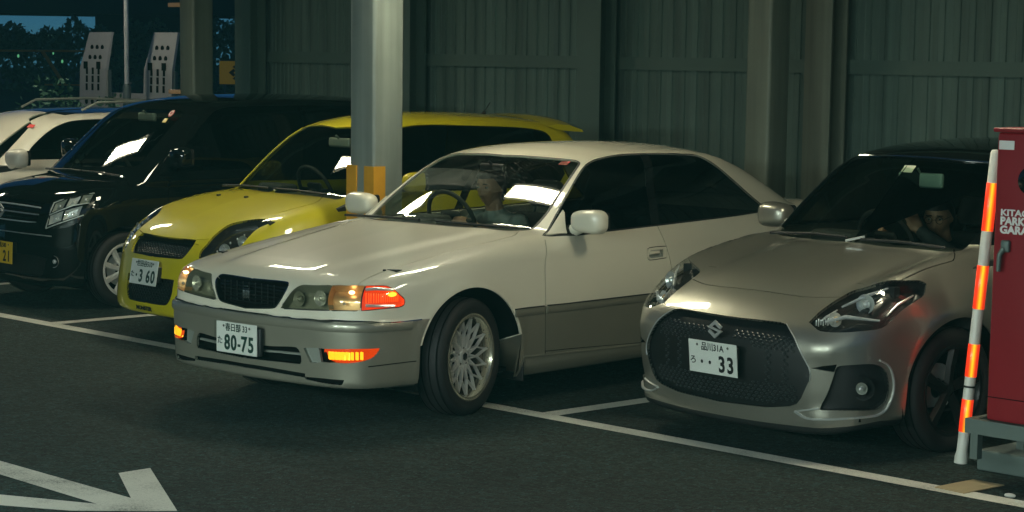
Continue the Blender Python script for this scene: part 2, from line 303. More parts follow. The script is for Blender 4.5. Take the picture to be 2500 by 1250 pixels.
# ---------------------------------------------------------------- outlines of the body features, car millimetres (back, side, up)
OUT = {
 'W': {
  'windshield': [(2070,0,1331),(2103,263,1331),(2148,432,1323),(2165,487,1319),(2145,533,1305),(2043,573,1251),(1919,606,1170),(1762,642,1055),(1669,647,988),(1639,643,968),(1609,636,958),(1497,574,955),(1376,353,965),(1361,0,966)],
  'side_glass': [(1594,764,933),(1825,694,1081),(1979,646,1193),(2099,605,1270),(2171,583,1302),(2229,573,1319),(2291,570,1331),(2464,571,1348),(2730,584,1349),(3014,590,1340),(3182,597,1326),(3258,631,1290),(3359,673,1219),(3525,726,1091),(3695,756,981),(3216,790,967),(2607,810,953),(2055,815,940),(1787,819,933)],
  'mirror_base': [(1619,760,936),(1812,715,1062),(1805,734,1047),(1773,766,1004),(1747,796,961),(1741,811,940)],
  'pillar': [(2649,581,1350),(2723,583,1350),(2617,722,1167),(2572,810,952),(2494,812,949),(2539,727,1158)],
  'door_gap_front': [(1574,795,913),(1513,855,796),(1496,873,662),(1494,878,526),(1508,869,309),(1513,866,281)],
  'door_gap_rear': [(2540,812,949),(2561,840,875),(2593,860,778),(2610,874,681),(2616,880,535),(2623,873,339),(2627,866,270)],
  'door_gap_low': [(1510,868,300),(1748,868,294),(2299,866,275),(2635,866,269)],
  'moulding': [(1241,886,540),(1356,877,541),(1480,878,541)],
  'moulding_door': [(1510,878,541),(1729,879,540),(2084,879,541),(2394,880,542),(2592,880,542)],
  'grille': [(128,0,723),(133,112,725),(143,254,725),(140,276,721),(136,289,716),(109,269,662),(101,239,619),(98,223,602),(94,189,595),(88,80,586),(86,0,580)],
  'lamp_clear': [(151,370,722),(167,460,727),(193,564,734),(164,574,705),(150,577,672),(145,582,637),(145,591,612),(118,419,603),(102,261,597),(109,294,638),(117,319,672),(131,341,702)],
  'lamp_amber': [(193,564,734),(224,648,738),(271,721,739),(240,735,707),(224,741,666),(220,742,618),(172,673,616),(145,591,612),(145,582,637),(150,577,672),(164,574,705)],
  'lamp_corner': [(277,727,739),(321,760,739),(368,784,736),(403,806,714),(428,817,689),(458,823,662),(454,824,637),(426,820,628),(317,796,625),(226,748,618),(230,746,666),(246,741,707)],
  'hood_gap': [(250,688,740),(344,675,773),(480,658,799),(656,660,827),(824,663,852),(1053,667,886),(1257,687,912),(1427,689,934),(1533,637,950),(1602,636,956)],
  'intake': [(65,0,389),(64,25,390),(73,212,393),(92,395,403),(96,422,375),(99,428,333),(99,419,317),(84,265,313),(70,87,310),(70,0,308)],
  'intake_bar': [(67,0,355),(68,100,358),(81,268,363),(95,413,366)],
  'duct': [(97,446,404),(104,499,411),(111,548,413),(117,560,341),(111,522,331),(106,487,332)],
  'fog': [(118,584,411),(180,727,420),(308,800,420),(299,797,404),(273,788,376),(229,767,358),(187,732,348),(158,689,344),(136,639,345),(127,608,353),(123,595,369),(119,583,394)],
  'fog_dark': [(111,548,413),(118,584,411),(119,583,394),(123,595,369),(127,608,353),(136,639,345),(126,601,340),(117,560,341)],
  'bumper_crease': [(247,776,326),(364,810,331),(536,841,335)],
  'groove': [(72,0,268),(74,145,268),(88,286,264),(105,450,259)],
  'slot': [(105,450,253),(123,572,256),(161,687,256),(160,682,241),(156,673,227),(125,571,230),(106,450,240)],
  'handle': [(2402,854,815),(2426,853,823),(2479,852,825),(2586,853,824),(2574,864,757),(2512,864,754),(2413,865,753),(2394,861,770)],
  'washer': [(504,643,805),(525,646,809)],
  'shoulder': [(756,731,833),(952,765,857),(1151,788,875),(1502,815,891)],
 },
 'S': {
  'windshield': [(1516,0,1407),(1512,11,1407),(1534,255,1402),(1591,462,1394),(1588,495,1386),(1513,497,1349),(1406,575,1232),(1285,645,1091),(1126,624,977),(1116,592,969),(1026,249,971),(1015,0,977),(1047,0,984)],
  'hood_gap': [(290,0,770),(291,80,770),(289,211,767),(291,307,766),(305,383,768),(337,463,774),(354,506,779)],
  'hood_gap_side': [(546,723,869),(632,726,892),(735,725,915),(839,728,931),(933,729,945),(973,707,964),(1135,572,984)],
  'lamp': [(141,495,668),(217,497,716),(350,509,777),(440,537,814),(484,660,859),(543,723,867),(642,762,864),(665,782,849),(648,794,831),(611,810,797),(469,805,739),(378,797,678),(350,791,661),(306,776,649),(205,712,638),(155,651,633),(130,598,633),(124,566,639)],
  'grille': [(91,0,652),(95,148,654),(107,343,655),(105,379,650),(75,462,591),(80,553,460),(84,560,425),(85,556,394),(83,512,305),(83,484,273),(78,441,255),(64,309,234),(53,119,228),(52,0,223)],
  'fog_recess': [(142,665,436),(147,675,470),(183,712,480),(270,769,485),(322,790,475),(360,802,442),(375,807,389),(378,807,349),(370,800,299),(348,790,276),(323,779,259),(215,720,258),(118,602,255),(121,609,282),(130,636,340)],
  'fog_slit': [(85,569,457),(108,623,472),(146,675,482),(141,665,444)],
  'fog_blade': [(321,790,501),(361,803,481),(382,809,455),(398,815,406),(401,816,358),(394,811,314),(375,798,264),(349,785,241),(320,772,230),(221,718,221),(101,531,209),(88,471,235)],
  'fog_blade_in': [(88,471,235),(97,538,249),(116,599,263)],
  'fog_center': [(261,762,362),(265,764,360)],
  'crease': [(126,524,652),(119,579,628),(163,671,625)],
 },
 'Y': {
  'windshield': [(1561,0,1409),(1540,0,1406),(1656,530,1389),(1604,504,1379),(1363,627,1162),(1273,665,1062),(1071,634,955),(1071,616,958),(977,0,972),(1046,0,977)],
  'grille': [(158,0,702),(166,165,705),(184,333,706),(145,346,666),(111,339,624),(86,319,589),(73,262,581),(57,0,575)],
  'low_grille': [(22,0,446),(26,130,448),(30,204,449),(41,285,447),(33,283,399),(26,279,351),(17,257,302),(11,222,277),(3,0,274)],
  'lamp': [(137,441,625),(154,439,651),(185,449,683),(266,441,752),(362,448,807),(442,520,835),(508,611,849),(536,682,842),(521,694,830),(486,689,816),(423,674,788),(354,679,739),(288,678,676),(210,630,594),(153,550,554),(124,485,561),(123,457,590)],
  'hood_gap': [(184,333,706),(215,431,717)],
  'hood_gap_side': [(587,626,874),(719,633,904),(849,638,928),(943,618,945),(1048,520,964),(1093,469,978)],
  'nozzle': [(791,0,944),(793,0,945)],
  'side_glass': [(1300,734,1000),(1380,698,1100),(1550,622,1280),(1660,531,1390),(1750,495,1425),(2290,544,1430),(2780,551,1410),(2970,564,1385),(3020,587,1350),(3050,646,1220),(3080,697,1080),(2980,724,1010),(2300,745,990)],
  'door_gap': [(2420,744,990),(2400,823,800),(2340,842,500),(2200,835,300)],
  'door_gap_front': [(1220,722,970),(1200,837,700),(1220,848,300)],
 },
 'K': {
  'windshield': [(1252,0,1461),(1288,286,1465),(1316,417,1461),(1303,476,1444),(1271,502,1420),(1095,527,1279),(904,556,1109),(858,565,1067),(837,557,1052),(762,358,1035),(711,0,1022)],
  'lamp': [(153,492,802),(270,588,846),(434,650,878),(411,682,841),(368,700,783),(310,691,709),(253,669,655),(180,618,615),(83,476,595),(105,502,705)],
  'side_glass': [(1000,711,1010),(1150,690,1150),(1350,656,1350),(1500,620,1460),(1650,608,1490),(2900,613,1480),(3050,622,1420),(3100,674,1100),(3000,691,1020)],
  'grille': [(89,0,800),(106,300,800),(123,440,790),(72,420,700),(60,400,645),(36,300,640),(15,0,640)],
  'low_grille': [(1,0,400),(46,400,400),(84,500,380),(73,460,260),(56,400,240),(11,0,240)],
 },
 'V': {
  'windshield': [(3900,0,1362),(1980,300,1339),(1900,456,1285),(1855,487,1256),(1695,563,1148),(1424,636,969),(1260,500,971),(3900,0,1362)],
  'side_glass': [(1650,777,1000),(1750,725,1110),(1950,673,1240),(2150,642,1310),(2300,643,1325),(3600,637,1310),(3900,658,1250),(4050,715,1080),(3900,742,1030),(2600,785,1000)],
 },
}

# ---------------------------------------------------------------- materials
def _sock(n, *names):
    for k in names:
        if k in n.inputs: return n.inputs[k]

def mat(name, col, rough=.5, metal=0., coat=0., coat_rough=.03, spec=.5, emit=None, emit_s=0., var=0., var_scale=8., bump=0., bump_scale=200., flakes=0., drops=0., grime=0.):
    m = bpy.data.materials.new(name); m.use_nodes = True
    t = m.node_tree; b = t.nodes['Principled BSDF']
    c = (*col, 1)
    b.inputs['Base Color'].default_value = c
    b.inputs['Roughness'].default_value = rough; b.inputs['Metallic'].default_value = metal
    _sock(b, 'Coat Weight').default_value = coat; _sock(b, 'Coat Roughness').default_value = coat_rough
    _sock(b, 'Specular IOR Level').default_value = spec
    if emit:
        _sock(b, 'Emission Color').default_value = (*emit, 1); b.inputs['Emission Strength'].default_value = emit_s
    tc = t.nodes.new('ShaderNodeTexCoord')
    if var or flakes or grime:
        nz = t.nodes.new('ShaderNodeTexNoise'); nz.inputs['Scale'].default_value = var_scale; nz.inputs['Detail'].default_value = 6
        t.links.new(tc.outputs['Object'], nz.inputs['Vector'])
        mx = t.nodes.new('ShaderNodeMix'); mx.data_type = 'RGBA'
        k = max(var, grime, .02)
        mx.inputs[6].default_value = tuple(v*(1-k) for v in col) + (1,); mx.inputs[7].default_value = tuple(min(v*(1+k), 1) for v in col) + (1,)
        t.links.new(nz.outputs['Fac'], mx.inputs[0])
        src = mx.outputs[2]
        if flakes:
            f2 = t.nodes.new('ShaderNodeTexNoise'); f2.inputs['Scale'].default_value = 900; f2.inputs['Detail'].default_value = 1
            t.links.new(tc.outputs['Object'], f2.inputs['Vector'])
            mp = t.nodes.new('ShaderNodeMapRange'); mp.inputs[1].default_value = .3; mp.inputs[2].default_value = .7; mp.inputs[3].default_value = 1-flakes; mp.inputs[4].default_value = 1+flakes
            t.links.new(f2.outputs['Fac'], mp.inputs[0])
            m2 = t.nodes.new('ShaderNodeMix'); m2.data_type = 'RGBA'; m2.blend_type = 'MULTIPLY'; m2.inputs[0].default_value = 1
            t.links.new(src, m2.inputs[6]); t.links.new(mp.outputs[0], m2.inputs[7]); src = m2.outputs[2]
        t.links.new(src, b.inputs['Base Color'])
        rm = t.nodes.new('ShaderNodeMapRange'); rm.inputs[3].default_value = max(rough-.06, 0); rm.inputs[4].default_value = rough+.08
        t.links.new(nz.outputs['Fac'], rm.inputs[0]); t.links.new(rm.outputs[0], b.inputs['Roughness'])
    if bump:
        nb = t.nodes.new('ShaderNodeTexNoise'); nb.inputs['Scale'].default_value = bump_scale; nb.inputs['Detail'].default_value = 4
        t.links.new(tc.outputs['Object'], nb.inputs['Vector'])
        bp = t.nodes.new('ShaderNodeBump'); bp.inputs['Strength'].default_value = bump; bp.inputs['Distance'].default_value = .002
        t.links.new(nb.outputs['Fac'], bp.inputs['Height']); t.links.new(bp.outputs[0], b.inputs['Normal'])
    if drops:
        # fine rain drops standing on the clear coat
        v = t.nodes.new('ShaderNodeTexVoronoi'); v.inputs['Scale'].default_value = 46
        t.links.new(tc.outputs['Object'], v.inputs['Vector'])
        sz = t.nodes.new('ShaderNodeSeparateColor'); t.links.new(v.outputs['Color'], sz.inputs[0])
        rad = t.nodes.new('ShaderNodeMapRange'); rad.inputs[1].default_value = .35; rad.inputs[2].default_value = 1; rad.inputs[3].default_value = 0; rad.inputs[4].default_value = .34
        t.links.new(sz.outputs[0], rad.inputs[0])
        sub = t.nodes.new('ShaderNodeMath'); sub.operation = 'SUBTRACT'; t.links.new(rad.outputs[0], sub.inputs[0]); t.links.new(v.outputs['Distance'], sub.inputs[1])
        mxm = t.nodes.new('ShaderNodeMath'); mxm.operation = 'MAXIMUM'; mxm.inputs[1].default_value = 0; t.links.new(sub.outputs[0], mxm.inputs[0])
        sq = t.nodes.new('ShaderNodeMath'); sq.operation = 'SQRT'; t.links.new(mxm.outputs[0], sq.inputs[0])
        bp = t.nodes.new('ShaderNodeBump'); bp.inputs['Strength'].default_value = drops; bp.inputs['Distance'].default_value = .004
        t.links.new(sq.outputs[0], bp.inputs['Height'])
        t.links.new(bp.outputs[0], _sock(b, 'Coat Normal'))
    return m

def glass(name, tint=(.75, .8, .75), gloss=1.0, rough=.01, drops=0.):
    m = bpy.data.materials.new(name); m.use_nodes = True
    t = m.node_tree; t.nodes.clear()
    o = t.nodes.new('ShaderNodeOutputMaterial'); tr = t.nodes.new('ShaderNodeBsdfTransparent'); gl = t.nodes.new('ShaderNodeBsdfGlossy')
    tr.inputs[0].default_value = (*tint, 1); gl.inputs['Roughness'].default_value = rough
    gl.inputs[0].default_value = (gloss, gloss, gloss, 1)
    fr = t.nodes.new('ShaderNodeFresnel'); fr.inputs['IOR'].default_value = 1.52
    ge = t.nodes.new('ShaderNodeNewGeometry'); io = t.nodes.new('ShaderNodeMapRange'); io.inputs[3].default_value = 1.52; io.inputs[4].default_value = 1/1.52
    t.links.new(ge.outputs['Backfacing'], io.inputs[0]); t.links.new(io.outputs[0], fr.inputs['IOR'])   # a thin pane reflects alike from both sides
    mx = t.nodes.new('ShaderNodeMixShader')
    t.links.new(fr.outputs[0], mx.inputs[0]); t.links.new(tr.outputs[0], mx.inputs[1]); t.links.new(gl.outputs[0], mx.inputs[2])
    last = mx
    if drops:
        tc = t.nodes.new('ShaderNodeTexCoord')
        v = t.nodes.new('ShaderNodeTexVoronoi'); v.inputs['Scale'].default_value = 60
        t.links.new(tc.outputs['Object'], v.inputs['Vector'])
        n = t.nodes.new('ShaderNodeTexNoise'); n.inputs['Scale'].default_value = 3; t.links.new(tc.outputs['Object'], n.inputs['Vector'])
        th = t.nodes.new('ShaderNodeMath'); th.operation = 'MULTIPLY'; th.inputs[1].default_value = .5; t.links.new(n.outputs['Fac'], th.inputs[0])
        lt = t.nodes.new('ShaderNodeMath'); lt.operation = 'LESS_THAN'; t.links.new(v.outputs['Distance'], lt.inputs[0]); t.links.new(th.outputs[0], lt.inputs[1])
        am = t.nodes.new('ShaderNodeMath'); am.operation = 'MULTIPLY'; am.inputs[1].default_value = drops; t.links.new(lt.outputs[0], am.inputs[0])
        df = t.nodes.new('ShaderNodeBsdfDiffuse'); df.inputs[0].default_value = (.5, .5, .45, 1)
        m2 = t.nodes.new('ShaderNodeMixShader'); t.links.new(am.outputs[0], m2.inputs[0]); t.links.new(mx.outputs[0], m2.inputs[1]); t.links.new(df.outputs[0], m2.inputs[2])
        last = m2
    t.links.new(last.outputs[0], o.inputs[0])
    return m

def emitter(name, col, s):
    m = bpy.data.materials.new(name); m.use_nodes = True
    t = m.node_tree; t.nodes.clear()
    o = t.nodes.new('ShaderNodeOutputMaterial'); e = t.nodes.new('ShaderNodeEmission')
    e.inputs[0].default_value = (*col, 1); e.inputs[1].default_value = s
    t.links.new(e.outputs[0], o.inputs[0])
    return m

# ---------------------------------------------------------------- objects
COL = scene.collection
def empty(name, loc=(0, 0, 0), rz=0., parent=None):
    o = bpy.data.objects.new(name, None); COL.objects.link(o)
    o.empty_display_size = .2
    o.location = loc; o.rotation_euler = (0, 0, rz)
    if parent: o.parent = parent
    return o

def tag(o, label=None, cat=None, group=None, kind=None):
    for k, v in (('label', label), ('category', cat), ('group', group), ('kind', kind)):
        if v: o[k] = v
    return o

def link(name, me, parent=None, loc=None, rot=None):
    o = bpy.data.objects.new(name, me); COL.objects.link(o)
    if parent: o.parent = parent
    if loc is not None: o.location = loc
    if rot is not None: o.rotation_euler = rot
    return o

class MB:
    """collects simple shapes into one mesh"""
    def __init__(s): s.v = []; s.f = []
    def add(s, V, F):
        n = len(s.v); s.v += [tuple(map(float, p)) for p in V]; s.f += [tuple(i + n for i in q) for q in F]; return s
    def box(s, a, b, M=None):
        (x0, y0, z0), (x1, y1, z1) = a, b
        V = [(x0,y0,z0),(x1,y0,z0),(x1,y1,z0),(x0,y1,z0),(x0,y0,z1),(x1,y0,z1),(x1,y1,z1),(x0,y1,z1)]
        if M is not None: V = [M @ Vector(p) for p in V]
        return s.add(V, [(0,3,2,1),(4,5,6,7),(0,1,5,4),(1,2,6,5),(2,3,7,6),(3,0,4,7)])
    def cbox(s, c, d, M=None):
        return s.box([c[i]-d[i]/2 for i in range(3)], [c[i]+d[i]/2 for i in range(3)], M)
    def rbox(s, c, d, r, M=None, n=3):
        """box with rounded edges: a superellipsoid-free rounded cuboid"""
        hx, hy, hz = d[0]/2-r, d[1]/2-r, d[2]/2-r
        k = 4*n
        rings = []
        for i in range(n+1):
            a = -math.pi/2 + math.pi/2*i/n
            rings.append((math.sin(a)*r - hz, math.cos(a)*r))
        rings += [(-z, q) for z, q in reversed(rings)]
        V = []; F = []
        for z, q in rings:
            for ci, (sx, sy) in enumerate(((1,1),(-1,1),(-1,-1),(1,-1))):
                for j in range(n+1):
                    a = math.pi/2*(ci + j/n)
                    V.append((c[0]+sx*hx+math.cos(a)*q, c[1]+sy*hy+math.sin(a)*q, c[2]+z))
        m = 4*(n+1); L = len(rings)
        for i in range(L-1):
            for j in range(m):
                F.append((i*m+j, i*m+(j+1)%m, (i+1)*m+(j+1)%m, (i+1)*m+j))
        F.append(tuple(range(m-1, -1, -1))); F.append(tuple((L-1)*m+j for j in range(m)))
        if M is not None: V = [M @ Vector(p) for p in V]
        return s.add(V, F)
    def tube(s, pts, rad, n=10, caps=True):
        pts = [Vector(p) for p in pts]
        rad = rad if hasattr(rad, '__len__') else [rad]*len(pts)
        V = []; F = []; ref = None
        for i, p in enumerate(pts):
            t = (pts[min(i+1, len(pts)-1)] - pts[max(i-1, 0)]).normalized()
            if ref is None: ref = t.orthogonal().normalized()
            ref = (ref - t*ref.dot(t)).normalized(); b = t.cross(ref)
            for j in range(n):
                a = 2*math.pi*j/n
                V.append(p + (ref*math.cos(a) + b*math.sin(a))*rad[i])
        for i in range(len(pts)-1):
            for j in range(n):
                F.append((i*n+j, i*n+(j+1)%n, (i+1)*n+(j+1)%n, (i+1)*n+j))
        if caps: F.append(tuple(range(n-1, -1, -1))); F.append(tuple((len(pts)-1)*n+j for j in range(n)))
        return s.add(V, F)
    def lathe(s, prof, n=32, axis='z', M=None, closed=False):
        """prof: (radius, height) pairs turned about an axis"""
        V = []; F = []
        for r_, h in prof:
            for j in range(n):
                a = 2*math.pi*j/n; c_, s_ = math.cos(a)*r_, math.sin(a)*r_
                V.append({'z': (c_, s_, h), 'y': (s_, h, c_), 'x': (h, c_, s_)}[axis])
        L = len(prof)
        for i in range(L if closed else L-1):
            i2 = (i+1) % L
            for j in range(n):
                F.append((i*n+j, i*n+(j+1)%n, i2*n+(j+1)%n, i2*n+j))
        if not closed:
            F.append(tuple(range(n-1, -1, -1))); F.append(tuple((L-1)*n+j for j in range(n)))
        if M is not None: V = [M @ Vector(p) for p in V]
        return s.add(V, F)
    def ball(s, c, r_, nu=20, nv=12, M=None, e=1.0):
        rx, ry, rz = r_ if hasattr(r_, '__len__') else (r_,)*3
        g = lambda t: math.copysign(abs(t)**e, t)
        V = [(c[0], c[1], c[2]-rz)]
        for i in range(1, nv):
            a = -math.pi/2 + math.pi*i/nv
            for j in range(nu):
                b = 2*math.pi*j/nu
                V.append((c[0]+rx*g(math.cos(a))*g(math.cos(b)), c[1]+ry*g(math.cos(a))*g(math.sin(b)), c[2]+rz*g(math.sin(a))))
        V.append((c[0], c[1], c[2]+rz))
        F = []
        for j in range(nu): F.append((0, 1+(j+1)%nu, 1+j))
        for i in range(nv-2):
            for j in range(nu):
                F.append((1+i*nu+j, 1+i*nu+(j+1)%nu, 1+(i+1)*nu+(j+1)%nu, 1+(i+1)*nu+j))
        T = len(V)-1; o = 1+(nv-2)*nu
        for j in range(nu): F.append((T, o+j, o+(j+1)%nu))
        if M is not None: V = [M @ Vector(p) for p in V]
        return s.add(V, F)
    def prism(s, poly, z0, z1, M=None):
        n = len(poly)
        V = [(x, y, z0) for x, y in poly] + [(x, y, z1) for x, y in poly]
        F = [tuple(range(n-1, -1, -1)), tuple(range(n, 2*n))] + [(i, (i+1)%n, n+(i+1)%n, n+i) for i in range(n)]
        if M is not None: V = [M @ Vector(p) for p in V]
        return s.add(V, F)
    def mesh(s, name, m, smooth=38):
        me = bpy.data.meshes.new(name); me.from_pydata(s.v, [], s.f)
        me.materials.append(m)
        bm = bmesh.new(); bm.from_mesh(me); bmesh.ops.recalc_face_normals(bm, faces=bm.faces); bm.to_mesh(me); bm.free()
        if smooth:
            for p in me.polygons: p.use_smooth = True
            me.set_sharp_from_angle(angle=R(smooth))
        me.update(); return me
    def build(s, name, m, parent=None, loc=None, rot=None, smooth=38):
        return link(name, s.mesh(name, m, smooth), parent, loc, rot)

def text_mesh(name, body, size, m, depth=.001, bold=0., sx=1., align='CENTER'):
    c = bpy.data.curves.new(name, 'FONT'); c.body = body; c.size = size; c.extrude = depth; c.align_x = align; c.align_y = 'CENTER'; c.offset = bold
    c.resolution_u = 3
    o = bpy.data.objects.new(name, c); COL.objects.link(o)
    dg = bpy.context.evaluated_depsgraph_get()
    me = bpy.data.meshes.new_from_object(o.evaluated_get(dg), depsgraph=dg)
    bpy.data.objects.remove(o); bpy.data.curves.remove(c)
    if sx != 1:
        for v in me.vertices: v.co.x *= sx
    me.materials.clear(); me.materials.append(m); me.name = name
    return me

# ---------------------------------------------------------------- panels cut out of a car's skin
def inpoly(P, poly):
    x, y = P[:, 0], P[:, 1]; r_ = np.zeros(len(P), bool)
    x0, y0 = poly.min(0); x1, y1 = poly.max(0)
    k = np.nonzero((x >= x0) & (x <= x1) & (y >= y0) & (y <= y1))[0]
    if not len(k): return r_
    px, py = x[k], y[k]; ins = np.zeros(len(k), bool)
    n = len(poly)
    for i in range(n):
        (ax, ay), (bx, by) = poly[i], poly[(i+1) % n]
        if ay == by: continue
        c = ((ay > py) != (by > py)) & (px < (bx-ax)*(py-ay)/(by-ay) + ax)
        ins ^= c
    r_[k] = ins
    return r_

def resample(P, step, smooth=True, closed=False):
    P = np.asarray(P, float)
    if closed: P = np.concatenate([P, P[:1]])
    out = []
    n = len(P)
    for i in range(n-1):
        a, b = P[i], P[i+1]; d = np.linalg.norm(b-a); k = max(1, int(math.ceil(d/step)))
        p0 = P[i-1] if i > 0 else (P[n-2] if closed else a); p3 = P[i+2] if i+2 < n else (P[1] if closed else b)
        m1, m2 = (b-p0)/2, (p3-a)/2
        # no overshoot at corners
        for mm, q in ((m1, 0), (m2, 1)):
            L = np.linalg.norm(mm)
            if L > d: mm *= d/L
        c0 = np.linalg.norm(a-p0) > 1e-9 and np.dot(a-p0, b-a) < .45*np.linalg.norm(a-p0)*d
        c1 = np.linalg.norm(p3-b) > 1e-9 and np.dot(p3-b, b-a) < .45*np.linalg.norm(p3-b)*d
        if c0: m1 = b-a
        if c1: m2 = b-a
        for j in range(k):
            t = j/k
            if smooth:
                t2, t3 = t*t, t*t*t
                out.append((2*t3-3*t2+1)*a + (t3-2*t2+t)*m1 + (3*t2-2*t3)*b + (t3-t2)*m2)
            else: out.append(a + (b-a)*t)
    if not closed: out.append(P[-1])
    return np.array(out)

class Panels:
    def __init__(s, shape, step=.032):
        s.sh = shape; s.step = step; s.polys = []
        s.Um, s.Vm = shape.Us[-1], shape.Vs[-1]
        s.x0 = shape.P['spine'][0]
    def snap(s, p):
        """uv of a point on the centre plane"""
        sh = s.sh
        if p[0] < s.x0:
            k = np.argmin(((sh.S[0] - p)**2).sum(1)); return np.array([0., sh.Vs[k]])
        k = np.argmin(((sh.S[:, -1] - p)**2).sum(1)); 
        i = np.clip(k, 1, sh.nu-2)
        xs = sh.S[i-1:i+2, -1, 0]
        return np.array([np.interp(p[0], xs, sh.Us[i-1:i+2]), s.Vm])
    def poly(s, name, pts, center=False, step=.025, smooth=True):
        pts = np.asarray(pts, float)
        if center:
            P = resample(pts, step, smooth)
            uv = s.sh.locate(P)
            uv[0] = s.snap(P[0]); uv[-1] = s.snap(P[-1])
            a, b = uv[0], uv[-1]
            if (a[0] == 0) != (b[0] == 0): uv = np.concatenate([uv, [[0., s.Vm]]])
        else:
            P = resample(pts, step, smooth, True)
            uv = s.sh.locate(P)
        s.polys.append((name, uv)); return uv
    def line(s, name, pts, w, center=False, step=.025):
        """a thin strip along a line"""
        P = resample(np.asarray(pts, float), step)
        N = s.sh.normal(P)
        T = np.gradient(P, axis=0); T /= np.maximum(np.linalg.norm(T, axis=1), 1e-9)[:, None]
        B = np.cross(T, N)
        a = s.sh.locate(P + B*w/2); b = s.sh.locate(P - B*w/2)
        if center:
            for q in (a, b):
                if P[0, 0] < s.x0: q[0, 0] = 0
                else: q[0, 1] = s.Vm
        s.polys.append((name, np.concatenate([a, b[::-1]])))
    def below(s, name, zf, x0=-9, x1=99):
        """everything on the skin lower than a height line"""
        sh = s.sh; L = []
        for i in range(0, sh.nu, 2):
            zz = sh.S[i, :, 2] - zf(sh.S[i, :, 0])
            k = np.nonzero((zz[:-1] < 0) & (zz[1:] >= 0))[0]
            if len(k):
                j = k[0]; t = -zz[j]/(zz[j+1]-zz[j])
                L.append((sh.Us[i], sh.Vs[j] + t*(sh.Vs[j+1]-sh.Vs[j]), sh.S[i, j, 0]))
            elif (zz < 0).all(): L.append((sh.Us[i], s.Vm + .01, sh.S[i, 0, 0]))
        L = [q for q in L if x0 <= q[2] <= x1]
        uv = np.array([(q[0], q[1]) for q in L] + [(L[-1][0], 0.), (L[0][0], 0.)])
        s.polys.append((name, uv))
    def circle(s, name, cx, cz, r_, zlow=.0):
        P = []
        for k in range(33):
            a = math.pi + R(-14) - (math.pi + R(-28))*k/32
            P.append((cx + r_*math.cos(a), cz + r_*math.sin(a)))
        sh = s.sh
        uv = []
        A = sh.S[..., 0]; Z = sh.S[..., 2]; Yy = sh.S[..., 1]
        for x, z in P:
            d = (A-x)**2 + (Z-z)**2 + (Yy < .3)*9
            k = int(np.argmin(d)); i, j = divmod(k, sh.nv)
            # bilinear refine
            p = np.array([x, Yy[i, j], z]); uv.append(sh.locate([p])[0])
        uv = np.array(uv)
        uv = np.concatenate([[[uv[0, 0], 0.]], uv, [[uv[-1, 0], 0.]]])
        s.polys.append((name, uv))
    def cut(s):
        V = []; E = []
        for _, uv in s.polys:
            n = len(V); k = len(uv)
            V += [tuple(q) for q in uv]; E += [(n+i, n+(i+1) % k) for i in range(k)]
        nu = int(s.Um/s.step); nv = int(s.Vm/s.step)
        gu = np.linspace(0, s.Um, nu+1); gv = np.linspace(0, s.Vm, nv+1)
        n = len(V)
        for i, a in enumerate(gu):
            for j, b in enumerate(gv): V.append((a, b))
        r_ = delaunay_2d_cdt([Vector(q) for q in V], E, [], 0, 1e-5)
        s.V = np.clip(np.array([(q.x, q.y) for q in r_[0]]), 0, [s.Um, s.Vm])
        s.T = np.array([f for f in r_[2] if len(f) == 3])
        C = s.V[s.T].mean(1)
        s.reg = np.full(len(s.T), -1)
        for k in range(len(s.polys)-1, -1, -1):
            s.reg[inpoly(C, s.polys[k][1])] = k
        s.names = np.array([p[0] for p in s.polys] + ['body'], dtype=object)[s.reg]
        s.Pv = s.sh.at(s.V)
        s.Pv[(s.V[:, 0] < 1e-6) | (s.V[:, 1] > s.Vm-1e-6), 1] = 0
        s.Nv = s.sh.normal(s.Pv)
        # drop slivers
        p = s.Pv[s.T]; cr = np.cross(p[:, 1]-p[:, 0], p[:, 2]-p[:, 0]); s.area = np.linalg.norm(cr, axis=1)
        nn = s.Nv[s.T].mean(1); fl = (cr*nn).sum(1) < 0
        s.T[fl] = s.T[fl][:, ::-1]
    def emit(s, regs, name, m, parent, offset=0., side=0, skirt=0., inner=None):
        """regs: region names; side: 0 both halves, 1 left, -1 right; skirt: depth of the returned edge (from the skin inward when offset<0)"""
        regs = (regs,) if isinstance(regs, str) else tuple(regs)
        if side == 0:
            sv = np.unique(s.T[np.isin(s.names, regs) & (s.area > 1e-9)])
            if len(sv) and not ((s.V[sv, 0] < 1e-6) | (s.V[sv, 1] > s.Vm-1e-6)).any():
                return [s.emit(regs, name, m, parent, offset, q, skirt) for q in (1, -1)]
        sel = np.isin(s.names, regs) & (s.area > 1e-9)
        T = s.T[sel]
        if not len(T): print('no region', regs); return None
        used, inv = np.unique(T, return_inverse=True); T = inv.reshape(T.shape)
        P = s.Pv[used] + s.Nv[used]*offset; N = s.Nv[used]; uv = s.V[used]
        # boundary edges
        E = np.concatenate([T[:, [0, 1]], T[:, [1, 2]], T[:, [2, 0]]])
        key = np.sort(E, 1); _, idx, cnt = np.unique(key[:, 0]*len(used)*2 + key[:, 1], return_index=True, return_counts=True)
        B = E[idx[cnt == 1]]
        on = (uv[:, 0] < 1e-6) | (uv[:, 1] > s.Vm-1e-6) | (uv[:, 1] < 1e-6)
        B = B[~(on[B[:, 0]] & on[B[:, 1]])]
        verts = []; faces = []; nrm = []
